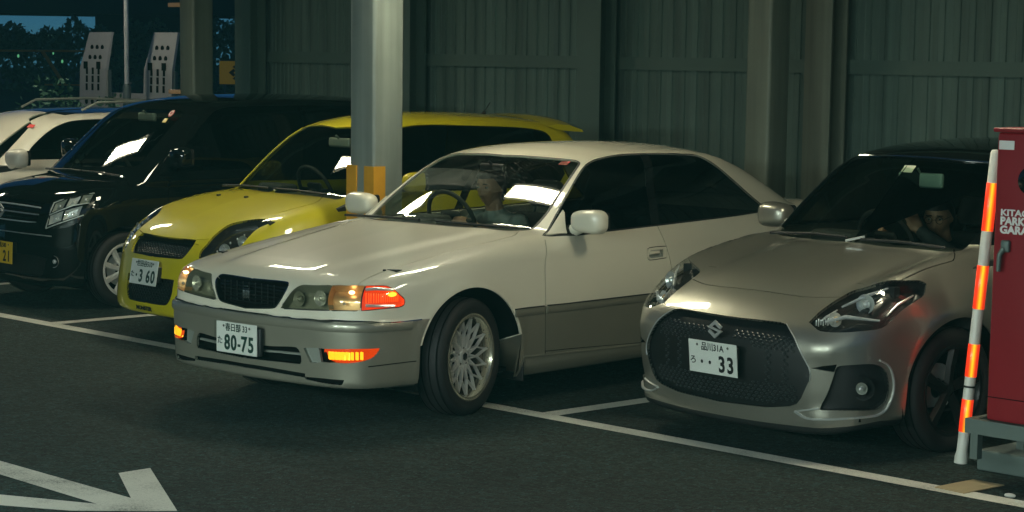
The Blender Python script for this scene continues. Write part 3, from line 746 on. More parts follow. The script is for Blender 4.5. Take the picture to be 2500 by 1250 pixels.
        for sg in ((1, -1) if side == 0 else (side,)):
            flip = np.array([1, -sg, 1.])          # car left is local -y
            n0 = len(verts)
            verts += [tuple(q) for q in P*flip]
            Ns = N*flip
            for t in T:
                t = t if sg == -1 else t[::-1]
                faces.append(tuple(int(i)+n0 for i in t)); nrm += [Ns[i] for i in t]
            if skirt:
                Q = (s.Pv[used] + s.Nv[used]*(offset - skirt if offset >= 0 else 0))*flip
                A = P*flip
                for a, b in B:
                    n1 = len(verts)
                    verts += [tuple(A[a]), tuple(A[b]), tuple(Q[b]), tuple(Q[a])]
                    f = (n1, n1+1, n1+2, n1+3)
                    fn = np.cross(A[b]-A[a], Q[a]-A[a]); L = np.linalg.norm(fn); fn = fn/L if L > 1e-12 else np.array([0, 0, 1.])
                    faces.append(f); nrm += [fn]*4
        me = bpy.data.meshes.new(name); me.from_pydata(verts, [], faces)
        for p_ in me.polygons: p_.use_smooth = True
        me.materials.append(m)
        me.normals_split_custom_set([tuple(q) for q in nrm])
        o = link(name, me, parent)
        if name == 'panel_gap': o['kind'] = 'stuff'
        return o
    def ribbon(s, name, pts, w, h, m, parent, off=.0, sides=(1, -1), center=False, step=.03, ends=True):
        """a moulding lying along the skin: w wide, h proud"""
        if not center and len(sides) == 2:
            return [s.ribbon(name, pts, w, h, m, parent, off, (q,), center, step, ends) for q in sides]
        P = resample(np.asarray(pts, float), step)
        uv = s.sh.locate(P); Q = s.sh.at(uv)
        if center: Q[0, 1] = 0
        N = s.sh.normal(Q); T = np.gradient(Q, axis=0); T /= np.maximum(np.linalg.norm(T, axis=1), 1e-9)[:, None]
        B = np.cross(T, N)
        mb = MB()
        for sg in sides:
            fl = np.array([1, -sg, 1.]); V = []; F = []
            for q, n_, b in zip(Q, N, B):
                for du, dh in ((-.5, -.004/h if h else 0), (-.5, .55), (-.32, 1), (.32, 1), (.5, .55), (.5, -.004/h if h else 0)):
                    V.append((q + b*du*w + n_*(off + dh*h))*fl)
            k = 6
            for i in range(len(Q)-1):
                for j in range(k-1): F.append((i*k+j, i*k+j+1, (i+1)*k+j+1, (i+1)*k+j))
            F.append(tuple(range(k))); F.append(tuple((len(Q)-1)*k+j for j in range(k)))
            mb.add(V, F)
        return mb.build(name, m, parent)

# ---------------------------------------------------------------- setting materials
def asphalt_mat():
    m = bpy.data.materials.new('asphalt'); m.use_nodes = True
    t = m.node_tree; b = t.nodes['Principled BSDF']
    tc = t.nodes.new('ShaderNodeTexCoord')
    def node(kind, sc, det=2., ro=.6):
        n = t.nodes.new(kind); n.inputs['Scale'].default_value = sc
        if kind == 'ShaderNodeTexNoise': n.inputs['Detail'].default_value = det; n.inputs['Roughness'].default_value = ro
        t.links.new(tc.outputs['Object'], n.inputs['Vector']); return n
    def rng(src, a, b_, c, d_):
        r_ = t.nodes.new('ShaderNodeMapRange'); r_.inputs[1].default_value = a; r_.inputs[2].default_value = b_; r_.inputs[3].default_value = c; r_.inputs[4].default_value = d_
        t.links.new(src, r_.inputs[0]); return r_.outputs[0]
    def mul(a, b_):
        q = t.nodes.new('ShaderNodeMath'); q.operation = 'MULTIPLY'; t.links.new(a, q.inputs[0]); t.links.new(b_, q.inputs[1]); return q.outputs[0]
    v = node('ShaderNodeTexVoronoi', 42); v2 = node('ShaderNodeTexVoronoi', 110)
    s1 = t.nodes.new('ShaderNodeSeparateColor'); t.links.new(v.outputs['Color'], s1.inputs[0])
    s2 = t.nodes.new('ShaderNodeSeparateColor'); t.links.new(v2.outputs['Color'], s2.inputs[0])
    big = node('ShaderNodeTexNoise', .55, 8, .62); mid = node('ShaderNodeTexNoise', 7, 6, .7)
    st = node('ShaderNodeTexNoise', .9, 3, .5); stain = rng(st.outputs['Fac'], .60, .72, 1.0, .55)
    k = mul(stain, mul(mul(rng(s1.outputs[0], 0, 1, .35, 1.75), rng(s2.outputs[1], 0, 1, .45, 1.6)), mul(rng(big.outputs['Fac'], .3, .7, .72, 1.25), rng(mid.outputs['Fac'], .3, .7, .75, 1.25))))
    # a few pale chippings
    chip = t.nodes.new('ShaderNodeMath'); chip.operation = 'GREATER_THAN'; chip.inputs[1].default_value = .985; t.links.new(s2.outputs[2], chip.inputs[0])
    ad = t.nodes.new('ShaderNodeMath'); ad.operation = 'MULTIPLY_ADD'; ad.inputs[1].default_value = 2.5; t.links.new(chip.outputs[0], ad.inputs[0]); t.links.new(k, ad.inputs[2])
    tint = t.nodes.new('ShaderNodeMix'); tint.data_type = 'RGBA'; tint.inputs[6].default_value = (.0158, .0215, .0175, 1); tint.inputs[7].default_value = (.0100, .0250, .0232, 1)
    t.links.new(s1.outputs[2], tint.inputs[0])
    mx = t.nodes.new('ShaderNodeMix'); mx.data_type = 'RGBA'; mx.blend_type = 'MULTIPLY'; mx.inputs[0].default_value = 1; mx.clamp_result = False
    t.links.new(tint.outputs[2], mx.inputs[6]); t.links.new(ad.outputs[0], mx.inputs[7]); t.links.new(mx.outputs[2], b.inputs['Base Color'])
    b.inputs['Roughness'].default_value = .8; _s = b.inputs.get('Specular IOR Level'); _s.default_value = .3
    bp = t.nodes.new('ShaderNodeBump'); bp.inputs['Strength'].default_value = 1.0; bp.inputs['Distance'].default_value = .008
    t.links.new(v2.outputs['Distance'], bp.inputs['Height']); t.links.new(bp.outputs[0], b.inputs['Normal'])
    return m

def paint_line_mat(name, col):
    """worn road paint: chipped through to the stones, scuffed with tyre dirt"""
    m = bpy.data.materials.new(name); m.use_nodes = True
    t = m.node_tree; b = t.nodes['Principled BSDF']; b.inputs['Roughness'].default_value = .7
    tc = t.nodes.new('ShaderNodeTexCoord')
    n1 = t.nodes.new('ShaderNodeTexNoise'); n1.inputs['Scale'].default_value = 110; n1.inputs['Detail'].default_value = 6; n1.inputs['Roughness'].default_value = .8
    n2 = t.nodes.new('ShaderNodeTexNoise'); n2.inputs['Scale'].default_value = 2.2; n2.inputs['Detail'].default_value = 6
    for n in (n1, n2): t.links.new(tc.outputs['Object'], n.inputs['Vector'])
    a = t.nodes.new('ShaderNodeMath'); a.operation = 'ADD'
    s_ = t.nodes.new('ShaderNodeMath'); s_.operation = 'MULTIPLY'; s_.inputs[1].default_value = .8
    t.links.new(n2.outputs['Fac'], s_.inputs[0]); t.links.new(n1.outputs['Fac'], a.inputs[0]); t.links.new(s_.outputs[0], a.inputs[1])
    cr = t.nodes.new('ShaderNodeValToRGB'); e = cr.color_ramp.elements
    e[0].position = .66; e[0].color = (.07, .075, .065, 1); e[1].position = .93; e[1].color = (*col, 1)
    k = cr.color_ramp.elements.new(.78); k.color = tuple(c*.72 for c in col) + (1,)
    t.links.new(a.outputs[0], cr.inputs[0]); t.links.new(cr.outputs[0], b.inputs['Base Color'])
    bp = t.nodes.new('ShaderNodeBump'); bp.inputs['Strength'].default_value = .35; bp.inputs['Distance'].default_value = .003
    t.links.new(n1.outputs['Fac'], bp.inputs['Height']); t.links.new(bp.outputs[0], b.inputs['Normal'])
    return m

M_ASPH = asphalt_mat()
M_LINE = paint_line_mat('road_paint', (.66, .65, .57))
M_WALL = mat('wall_sheet', (.092, .142, .122), rough=.55, metal=.1, var=.28, var_scale=2.5, bump=.25, bump_scale=60)
def streaks(m, amount=.45):
    t = m.node_tree; b = t.nodes['Principled BSDF']; src = b.inputs['Base Color'].links[0].from_socket
    ge = t.nodes.new('ShaderNodeNewGeometry'); mp = t.nodes.new('ShaderNodeMapping'); mp.inputs['Scale'].default_value = (9, 9, .35)
    n = t.nodes.new('ShaderNodeTexNoise'); n.inputs['Scale'].default_value = 1; n.inputs['Detail'].default_value = 5
    t.links.new(ge.outputs['Position'], mp.inputs[0]); t.links.new(mp.outputs[0], n.inputs['Vector'])
    r_ = t.nodes.new('ShaderNodeMapRange'); r_.inputs[1].default_value = .35; r_.inputs[2].default_value = .7; r_.inputs[3].default_value = 1.15; r_.inputs[4].default_value = 1 - amount
    t.links.new(n.outputs['Fac'], r_.inputs[0])
    mx = t.nodes.new('ShaderNodeMix'); mx.data_type = 'RGBA'; mx.blend_type = 'MULTIPLY'; mx.inputs[0].default_value = 1
    t.links.new(src, mx.inputs[6]); t.links.new(r_.outputs[0], mx.inputs[7]); t.links.new(mx.outputs[2], b.inputs['Base Color'])
streaks(M_WALL, .34)
M_GIRT = mat('girt_steel', (.085, .132, .114), rough=.5, metal=.2, var=.12, var_scale=3)
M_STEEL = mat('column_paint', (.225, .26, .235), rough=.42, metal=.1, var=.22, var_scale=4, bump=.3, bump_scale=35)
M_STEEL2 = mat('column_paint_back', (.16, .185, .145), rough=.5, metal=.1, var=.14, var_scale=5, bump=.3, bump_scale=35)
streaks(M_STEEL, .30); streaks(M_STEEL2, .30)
M_GUARD = mat('guard_rubber', (.62, .30, .02), rough=.55, var=.14, var_scale=14, bump=.3, bump_scale=80)
M_CEIL = mat('ceiling_sheet', (.06, .068, .06), rough=.7, var=.1, var_scale=2)
M_BLACK = mat('black_plastic', (.012, .013, .013), rough=.45)
M_GLOSSBLACK = mat('gloss_black', (.008, .009, .009), rough=.12, coat=.6)
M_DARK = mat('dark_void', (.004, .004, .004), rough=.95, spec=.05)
M_CONC = mat('concrete', (.30, .31, .28), rough=.85, var=.2, var_scale=6, bump=.6, bump_scale=50)
M_WHITEPL = mat('white_plastic', (.62, .62, .56), rough=.35, var=.08, var_scale=20)

# ---------------------------------------------------------------- ground and markings
g = MB(); g.add([(-160, -60, 0), (80, -60, 0), (80, 160, 0), (-160, 160, 0)], [(0, 1, 2, 3)])
tag(g.build('ground', M_ASPH), kind='structure')

def sheet(name, polys, z, m):
    b = MB()
    for P in polys: b.add([(x, y, z) for x, y in P], [tuple(range(len(P)))])
    o = b.build(name, m, smooth=0)
    return tag(o, kind='structure')
w = .062
sheet('bay_front_line', [[(-12.5, -w), (14, -w), (14, w), (-12.5, w)]], .004, M_LINE)
for k in range(-5, 6):
    if k == 3: continue
    x = 2.5*k
    sheet('bay_divider_line', [[(x-w, w+.001), (x+w, w+.001), (x+w, 5.1), (x-w, 5.1)]], .004, M_LINE)
sheet('arrow_marking', ARROW, .004, M_LINE)

# ---------------------------------------------------------------- corrugated back wall
wall = empty('corrugated_wall', (-5.12, 5.7, 0))
tag(wall, 'grey green corrugated sheet metal wall behind the parked cars', 'wall')
PITCH_X = .1385
pan = MB()
pw = PITCH_X; d = .012
prof = [(-.002, 0), (.012, 0), (.017, d), (pw*.5-.003, d), (pw*.5, d-.003), (pw*.5+.003, d), (pw-.017, d), (pw-.012, 0), (pw+.002, 0)]
V = []; 
for x, y in prof: V += [(x, -y, 0), (x, -y, 3.35)]
pan.add(V, [(2*i, 2*i+2, 2*i+3, 2*i+1) for i in range(len(prof)-1)])
pme = pan.mesh('sheet_panel', M_WALL, smooth=0)
x = 0.; i = 0
while x < 17.5:
    link('sheet_panel', pme, wall, (x, -.004*(i % 2), 0)); x += PITCH_X; i += 1
b = MB()
b.box((-.1, .03, 0), (17.7, .12, 3.35)); b.build('wall_backing', M_DARK, wall)
for z in (.62, 1.86, 3.02):
    b = MB(); L = 17.6
    b.box((-.1, -.075, z-.045), (L, -.02, z+.045)); b.box((-.1, -.085, z-.055), (L, -.0755, z-.04)); b.box((-.1, -.085, z+.04), (L, -.0755, z+.055))
    b.build('girt', M_GIRT, wall)
# wall posts
for k in range(-2, 4):
    x = 2.5*k
    p = empty('wall_post', (x-.0, 5.47, 0)); 
    pm = M_STEEL2 if k == 1 else M_GIRT
    for y0, y1 in ((-.10, -.088), (.088, .10)):
        b = MB(); b.box((-.13, y0, 0), (.13, y1, 3.3)); b.build('flange', pm, p)
    b = MB(); b.box((-.006, -.0875, 0), (.006, .0875, 3.3)); b.build('web', pm, p)
    where = {-2: 'at the open left end of the wall', -1: 'behind the yellow hatchback, left of the thick front pillar', 0: 'behind the white sedan roof', 1: 'just right of the paired column above the silver hatchback', 2: 'behind the silver hatchback roof'}.get(k, 'further along the wall past the red cabinet')
    tag(p, 'flanged steel wall post standing ' + where, 'post', 'steel posts along the corrugated wall')

# ---------------------------------------------------------------- square columns
def column(name, x, y, s_, label, m, rot=0):
    p = empty(name, (x, y, 0), rot)
    b = MB(); b.rbox((0, 0, 1.66), (s_, s_, 3.3), .028, n=4); b.build('shaft', m, p)
    b = MB(); b.box((-s_*.75, -s_*.75, .001), (s_*.75, s_*.75, .02)); b.build('base_plate', m, p)
    return tag(p, label, 'pillar', 'square steel pillars of the car park')
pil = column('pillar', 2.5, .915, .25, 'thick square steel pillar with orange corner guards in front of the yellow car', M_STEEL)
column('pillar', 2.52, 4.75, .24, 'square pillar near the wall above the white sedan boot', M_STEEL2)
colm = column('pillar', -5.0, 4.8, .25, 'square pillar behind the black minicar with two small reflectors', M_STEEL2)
for sx, sy in ((-1, -1), (1, -1), (-1, 1)):
    b = MB(); h = .125; a = .012; L = .085
    b.prism([(h*sx+a*sx, h*sy+a*sy), (h*sx+a*sx, h*sy-L*sy), (h*sx+.001*sx, h*sy-L*sy), (h*sx+.001*sx, h*sy+.001*sy), (h*sx-L*sx, h*sy+.001*sy), (h*sx-L*sx, h*sy+a*sy)], .02, 1.21)
    o = b.build('corner_guard', M_GUARD, pil, smooth=30)
M_REFL = mat('reflector_orange', (.72, .42, .22), rough=.25, coat=.5)
for z in (2.37, 1.50):
    b = MB(); b.rbox((-.19, -.137, z), (.20, .02, .045), .008); b.build('reflector', M_REFL, colm)

# ---------------------------------------------------------------- roof of the car park, its lamps and an added unseen lamp row
b = MB(); b.box((-8.4, -1.2, 3.32), (14, 6.4, 3.42)); tag(b.build('ceiling', M_CEIL), kind='structure')
b = MB(); b.box((-24, -12.5, 3.32), (20, -6.6, 3.42)); tag(b.build('ceiling', M_CEIL), kind='structure')  # unseen slab carrying the added lamp row
b = MB(); b.box((-24, -12.7, 0), (20, -12.51, 3.42)); tag(b.build('sky_block_wall', M_CEIL), 'unseen dark wall added across the aisle to block sky reflections', 'wall')  # unseen wall, put in to keep the sky out of the paint reflections
for y in (-.9, 1.9, 4.6):
    b = MB(); b.box((-8.4, y-.07, 3.10), (14, y+.07, 3.319)); tag(b.build('ceiling_beam', M_GIRT), kind='structure')
M_TUBE = emitter('lit_tube', (1.0, .95, .68), TUBE_S)
M_TUBE_CAP = mat('tube_cap', (.7, .7, .68), rough=.4)
M_FILL_LAMP = emitter('added_fill_lamp', (.82, 1.0, .92), FILL_LAMP_S)
def lamp(x, y, z, rz=0, L=.85, label='', m=None):
    t = empty('ceiling_lamp', (x, y, z), rz)
    b = MB(); b.box((-L/2-.03, -.125, .021), (L/2+.03, .125, .075)); b.box((-L/2-.03, -.125, -.01), (-L/2-.002, .125, .0205)); b.box((L/2+.002, -.125, -.01), (L/2+.03, .125, .0205)); b.build('housing', M_TUBE_CAP, t)
    b = MB(); b.rbox((0, 0, .0), (L, .19, .036), .016); b.build('diffuser', m or M_TUBE, t)
    b = MB()
    for dx in (-L/3, L/3):
        b = MB(); b.tube([(dx, 0, .075), (dx, 0, 3.32-z)], .008, 6); b.build('hanger', M_TUBE_CAP, t)
    return tag(t, label, 'lamp', 'panel lamps under the roof')
for x, y, rz, lab in LAMPS:
    far = y < -5
    lamp(x, y, FILL_LAMP_Z if far else LAMP_Z, rz, 1.2 if far else .85, 'lit panel lamp hanging ' + lab, M_FILL_LAMP if far else None)

# ---------------------------------------------------------------- car materials
M_PEARL = mat('pearl_paint', (.70, .655, .52), rough=.42, coat=1.0, coat_rough=.012, var=.02, var_scale=4)
M_BEIGE = mat('beige_metallic', (.30, .288, .225), rough=.36, metal=.5, coat=.9, coat_rough=.05, flakes=.10, var=.03)
M_SILVERP = mat('silver_paint', (.33, .318, .265), rough=.36, metal=.78, coat=1.0, coat_rough=.035, flakes=.12, var=.03, drops=.3)
M_YELLOWP = mat('yellow_paint', (.52, .445, .004), rough=.45, metal=.0, coat=1.0, coat_rough=.012, var=.03, flakes=.05)
M_BLACKP = mat('black_paint', (.0038, .0052, .0052), spec=.0, rough=.5, coat=1.0, coat_rough=.02)
M_WHITEP = mat('white_paint', (.62, .58, .49), rough=.3, coat=1.0, coat_rough=.03, var=.02)
M_DARKALLOY = mat('dark_rim', (.02, .02, .02), rough=.35, metal=.6)
M_EDGE = mat('bright_edge', (.72, .75, .73), rough=.3, metal=.3)
M_CHROME = mat('chrome', (.75, .75, .72), rough=.10, metal=1.0)
M_SATIN = mat('satin_metal', (.62, .63, .61), rough=.28, metal=.65)
M_ALLOY = mat('alloy_rim', (.78, .78, .74), rough=.3, metal=.55, var=.08, var_scale=30)
M_GOLDLIP = mat('polished_lip', (.66, .62, .48), rough=.22, metal=.8)
M_TYRE = mat('tyre_rubber', (.007, .007, .007), rough=.7, bump=.3, bump_scale=120)
M_RUBBER = mat('rubber_trim', (.010, .010, .010), rough=.55)
M_MESH = mat('grille_plastic', (.003, .0045, .0045), rough=.5)
M_CELL = mat('grille_cell', (.030, .034, .034), rough=.3, metal=.2)
M_GAP = mat('panel_gap', (.004, .004, .004), rough=.9, spec=.1)
M_CABIN = mat('cabin_trim', (.018, .019, .018), rough=.8)
M_SEAT = mat('seat_cloth', (.035, .037, .036), rough=.95, var=.2, var_scale=30)
M_DASH = mat('dash_top', (.03, .031, .029), rough=.75, bump=.3, bump_scale=300)
M_WS = glass('windscreen_glass', (.66, .73, .67), drops=.0)
M_WSW = glass('wet_windscreen', (.66, .73, .66), drops=.13)
M_TINT = glass('tinted_glass', (.07, .08, .075))
M_SIDEG = glass('side_glass', (.74, .80, .74))
M_LENS = glass('clear_lens', (.95, .96, .95))
M_LENSY = glass('aged_lens', (.80, .78, .66))
M_AMBERL = glass('amber_lens', (.95, .55, .22))
M_ORANGEL = glass('orange_lens', (1.0, .72, .30))
M_REFLECT = mat('lamp_reflector', (.78, .80, .77), rough=.24, metal=.6)
M_LAMPGREY = mat('lamp_grey', (.30, .32, .28), rough=.35, metal=.3)
M_AMBERR = mat('amber_reflector', (.72, .46, .25), rough=.3, metal=.5)
M_LAMPDARK = mat('lamp_dark', (.02, .02, .02), rough=.2, coat=.8)
M_BULB_ON = emitter('lit_bulb', (1.0, .42, .06), 14)
M_AMBER_GLOW = emitter('amber_flash_glow', (1.0, .10, .008), .75)  # flash glow of the unlit amber lamps, put in as emission
M_AMBER_HOT = emitter('amber_flash_glow_hot', (1.0, .60, .04), 1.9)
M_RED_ON = emitter('lit_orange', (1.0, .10, .012), .85)
M_CORNER = mat('corner_reflector', (.85, .10, .02), rough=.25, metal=.3, emit=(1, .07, .008), emit_s=.38)  # flash glow of the corner reflector added as emission
M_CORNER2 = mat('corner_rib', (.9, .14, .02), rough=.2, emit=(1, .12, .01), emit_s=.75)
M_PLATE = mat('plate_white', (.64, .66, .60), rough=.4, var=.05, var_scale=25)
M_PLATEY = mat('plate_yellow', (.75, .48, .02), rough=.4, var=.05, var_scale=25)
M_INK = mat('plate_ink', (.004, .035, .022), rough=.5)
M_INKB = mat('plate_ink_black', (.008, .008, .008), rough=.5)
M_BOLT = mat('bolt_steel', (.16, .16, .14), rough=.45, metal=.8)
M_SKIN = mat('skin', (.46, .25, .155), rough=.55, var=.08, var_scale=30)
M_HAIR = mat('hair', (.012, .010, .009), rough=.5, bump=.6, bump_scale=140)

OUTM = {c: {n: np.array(p)/1000. for n, p in d.items()} for c, d in OUT.items()}
def lv(x, y, z): return Vector((x, -y, z))      # y counted to the car's left

def car_root(name, pose, label):
    x, y, th = pose
    r_ = empty(name, (x, y, 0), math.pi/2 - th)
    return tag(r_, label, 'car', 'cars in the parking bays')

# ---------------------------------------------------------------- wheels
def wheel(root, x, y, r_t, r_r, width, style, steer=0., lip=None, detail=True, alloy=None):
    """hub at (x, y left, r_t); the outside faces away from the car"""
    alloy = alloy or M_ALLOY; lip = lip or alloy
    left = y > 0
    w_ = empty('wheel', (x, -y, r_t), (0 if left else math.pi) + steer, root)
    W = width/2
    # tyre, outside at -y
    t = MB()
    t.lathe([(r_r-.012, W*.80), (r_r+.012, W*.93), (r_t*.5+r_r*.5, W*1.02), (r_t-.028, W*.97), (r_t-.008, W*.84), (r_t, W*.60), (r_t+.001, 0), (r_t, -W*.60), (r_t-.008, -W*.84), (r_t-.028, -W*.97), (r_t*.5+r_r*.5, -W*1.02), (r_r+.012, -W*.93), (r_r-.012, -W*.80)], 56, 'y', closed=True)
    t.build('tyre', M_TYRE, w_, smooth=50)
    if detail:
        g = MB()
        for k in (-.36, -.12, .12, .36):
            g.lathe([(r_t+.0015, k*W*2-.004), (r_t+.0022, k*W*2-.004), (r_t+.0022, k*W*2+.004), (r_t+.0015, k*W*2+.004)], 56, 'y', closed=True)
        g.build('tread_groove', M_GAP, w_)['kind'] = 'stuff'
    rr = r_r
    b = MB()
    b.lathe([(rr+.008, -W*.86), (rr+.010, -W*.94), (rr+.002, -W*.97), (rr-.010, -W*.93), (rr-.016, -W*.78), (rr-.020, -W*.40), (rr-.024, W*.7), (rr-.030, W*.7), (rr-.026, -W*.36)], 64, 'y')
    b.f = b.f[:-2]
    b.build('rim', lip, w_, smooth=45)
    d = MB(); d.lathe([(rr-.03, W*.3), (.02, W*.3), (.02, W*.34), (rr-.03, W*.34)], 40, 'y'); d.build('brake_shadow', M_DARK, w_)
    if detail:
        d = MB(); d.lathe([(.125, W*.12), (.05, W*.12), (.05, W*.2), (.125, W*.2)], 40, 'y', closed=True); d.build('brake_disc', M_SATIN, w_)
    def spoke_mesh(a0, a1, r0, r1, w0, w1, y0, y1, th):
        m = MB(); V = []
        for r_, a, w2, y_ in ((r0, a0, w0, y0), ((r0+r1)/2, (a0+a1)/2, (w0+w1)/2, (y0*.62+y1*.38)), (r1, a1, w1, y1)):
            c = Vector((math.sin(a)*r_, y_, math.cos(a)*r_)); s_ = Vector((math.cos(a), 0, -math.sin(a)))
            V += [c - s_*w2/2 + Vector((0, th*.5, 0)), c - s_*w2*.28 + Vector((0, -th*.5, 0)), c + s_*w2*.28 + Vector((0, -th*.5, 0)), c + s_*w2/2 + Vector((0, th*.5, 0))]
        F = []
        for i in (0, 1):
            for j in range(4): F.append((i*4+j, i*4+(j+1)%4, (i+1)*4+(j+1)%4, (i+1)*4+j))
        return m.add(V, F + [(0, 1, 2, 3), (11, 10, 9, 8)])
    if style == 'cross':
        n = 15; off = R(25)
        ms = [spoke_mesh(0, s_*off, .052, rr-.020, .0125, .0095, -W*.34, -W*.60, .018).mesh('spoke', alloy, 30) for s_ in (1, -1)]
        for k in range(n):
            for q, s_ in enumerate((1, -1)):
                link('spoke', ms[q], w_, rot=(0, 2*math.pi*k/n - s_*off/2, 0))
        c = MB(); c.lathe([(.001, -W*.52), (.028, -W*.52), (.036, -W*.50), (.036, -W*.40), (.062, -W*.37), (.064, -W*.2), (.001, -W*.2)], 28, 'y'); c.build('hub', alloy, w_)
        c = MB(); c.lathe([(.001, -W*.56), (.020, -W*.55), (.026, -W*.50), (.001, -W*.5)], 6, 'y'); c.build('centre_cap', M_LAMPDARK, w_, smooth=0)
        bolt = MB().lathe([(.001, -W*.42), (.006, -W*.42), (.006, -W*.37), (.001, -W*.37)], 6, 'y').mesh('bolt', M_BOLT, 0)
        for k in range(5): a = 2*math.pi*k/5; link('bolt', bolt, w_, (math.sin(a)*.046, 0, math.cos(a)*.046))
        pin = MB().ball((0, 0, 0), .0045, 6, 4).mesh('rivet', M_GOLDLIP)
        for k in range(24): a = 2*math.pi*(k+.5)/24; link('rivet', pin, w_, (math.sin(a)*(rr-.017), -W*.66, math.cos(a)*(rr-.017)))
    else:
        n = 9 if style == 'nine' else 5
        ms = spoke_mesh(0, R(6), .03, rr-.012, .034 if n == 9 else .05, .052 if n == 9 else .075, -W*.62, -W*.78, .022).mesh('spoke', alloy, 30)
        for k in range(n): link('spoke', ms, w_, rot=(0, 2*math.pi*k/n, 0))
        c = MB(); c.lathe([(.001, -W*.72), (.03, -W*.70), (.045, -W*.6), (.045, -W*.3), (.001, -W*.3)], 24, 'y'); c.build('hub', alloy, w_)
    return w_

# ---------------------------------------------------------------- number plates
def plate(root, x, y, z, tilt, m, ink, top, kana, num, parts=True, yaw=0.):
    """plate standing across the car's nose; tilt>0 leans back"""
    p = MB(); p.rbox((0, 0, 0), (.330, .165, .0025), .001, n=1)
    rim = MB()
    M = Matrix.Translation(lv(x, y, z)) @ Matrix.Rotation(-math.pi/2 + yaw, 4, 'Z') @ Matrix.Rotation(math.pi/2 - tilt, 4, 'X')
    o = p.build('license_plate', m, root, smooth=0); o.matrix_local = M
    e = MB()
    for a, b in (((-.163, -.0805), (.163, -.0785)), ((-.163, .0785), (.163, .0805)), ((-.163, -.0784), (-.161, .0784)), ((.161, -.0784), (.163, .0784))): e.box((a[0], a[1], .0015), (b[0], b[1], .003))
    e.build('plate_edge', m, o, smooth=0)['kind'] = 'stuff'
    def tx(body, size, px, py, bold=0., sx=1., align='CENTER'):
        me = text_mesh('plate_lettering', body, size, ink, .0006, bold, sx, align)
        l = link('plate_lettering', me, o, (px, py, .0032)); return l
    if top: tx(top, .046, .0, .052, .0005, .92)
    if kana: tx(kana, .046, -.135, -.022, .0006)
    for ch, px in num: tx(ch, .112 if ch not in '・-.' else .08, px, -.030 if ch not in '・.' else -.030, .0034 if ch not in '・' else .001, .86)
    for px in (-.105, .105):
        b = MB(); b.lathe([(.0001, .004), (.006, .004), (.007, .0016), (.0001, .0016)], 10); b.build('plate_bolt', M_BOLT, o, (px, .060, 0))
    return o

# ---------------------------------------------------------------- cabin
def cabin(root, P, xd, zd, xs, hw, floor_z=.22, belt=.9, rear=True, wheel_pos=None, roofz=1.3):
    """dash, seats, steering wheel. xd: dash front edge, zd: its height; xs: front seat cushion; hw: half width"""
    b = MB()
    L = P['length']
    b.box((.55, -hw+.06, floor_z-.03), (L-.3, hw-.06, floor_z)); b.build('cabin_floor', M_CABIN, root)
    b = MB()
    prof = [(xd, zd-.03), (xd+.12, zd), (xd+.34, zd+.012), (xd+.44, zd-.01), (xd+.48, zd-.07), (xd+.46, zd-.20), (xd+.40, zd-.34), (xd, zd-.34)]
    n = len(prof); Ws = [-hw+.02, -hw*.5, 0, hw*.5, hw-.02]; V = []
    for k, y in enumerate(Ws):
        for x, z in prof: V.append((x, y, z + (.012 if k == 1 or k == 3 else 0)))
    F = []
    for k in range(len(Ws)-1):
        for i in range(n): F.append((k*n+i, k*n+(i+1)%n, (k+1)*n+(i+1)%n, (k+1)*n+i))
    F += [tuple(range(n)), tuple((len(Ws)-1)*n+i for i in range(n-1, -1, -1))]
    b.add(V, F); b.build('dashboard', M_DASH, root, smooth=50)
    b = MB(); b.rbox((xd+.30, .36, zd+.035), (.16, .30, .07), .03); b.build('instrument_hood', M_DASH, root)
    # seats (driver sits on the car's right: local +y)
    def seat(x, y, wid, name='seat', hr=True):
        s_ = MB(); M = Matrix.Translation((x, y, 0))
        s_.rbox((0, 0, .36), (.50, wid, .16), .06, M, 4); o = s_.build(name, M_SEAT, root)
        s_ = MB(); Mb = Matrix.Translation((x+.23, y, .40)) @ Matrix.Rotation(R(20), 4, 'Y')
        s_.rbox((0, 0, .28), (.14, wid, .58), .06, Mb, 4); s_.build('backrest', M_SEAT, o)
        if hr:
            s_ = MB(); s_.rbox((0, 0, .70), (.10, .25, .17), .045, Mb, 4); s_.tube([Mb @ Vector((0, -.06, .55)), Mb @ Vector((0, -.06, .66))], .007, 8); s_.tube([Mb @ Vector((0, .06, .55)), Mb @ Vector((0, .06, .66))], .007, 8)
            s_.build('headrest', M_SEAT, o)
    seat(xs, .36, .50); seat(xs, -.36, .50)
    if rear: seat(xs+.92, 0, 2*hw-.34, 'rear_seat', False)
    # door linings
    for sy in (1, -1):
        b = MB(); b.box((xd+.1, sy*(hw-.075), floor_z), (L-.9, sy*(hw-.045), belt-.05)); b.build('door_lining', M_CABIN, root)
    b = MB(); b.box((L-1.05, -hw+.12, floor_z), (L-1.0, hw-.12, belt+.0)); b.box((L-1.05, -hw+.12, belt-.03), (L-.55, hw-.12, belt)); b.build('parcel_shelf', M_CABIN, root)
    b = MB(); b.box((.5, -hw+.08, floor_z-.03), (.54, hw-.08, zd-.1)); b.build('bulkhead', M_CABIN, root)
    if wheel_pos:
        x, y, z, tl = wheel_pos
        M = Matrix.Translation(lv(x, y, z)) @ Matrix.Rotation(R(-tl), 4, 'Y')
        b = MB(); pts = []
        prof = [(.185 + .014*math.cos(a), .014*math.sin(a)) for a in [2*math.pi*k/10 for k in range(10)]]
        b.lathe(prof, 40, 'x', M, closed=True); o = b.build('steering_wheel', M_CABIN, root)
        b = MB(); b.rbox((0, 0, 0), (.04, .15, .11), .018, M)
        for a in (R(0), R(180), R(270)):
            d = Vector((0, math.cos(a), math.sin(a)))
            b.tube([M @ (d*.05), M @ (d*.178)], .013, 8)
        b.tube([M @ Vector((-.01, 0, 0)), M @ Vector((-.30, 0, 0))], .03, 10)
        b.build('steering_hub', M_CABIN, o)

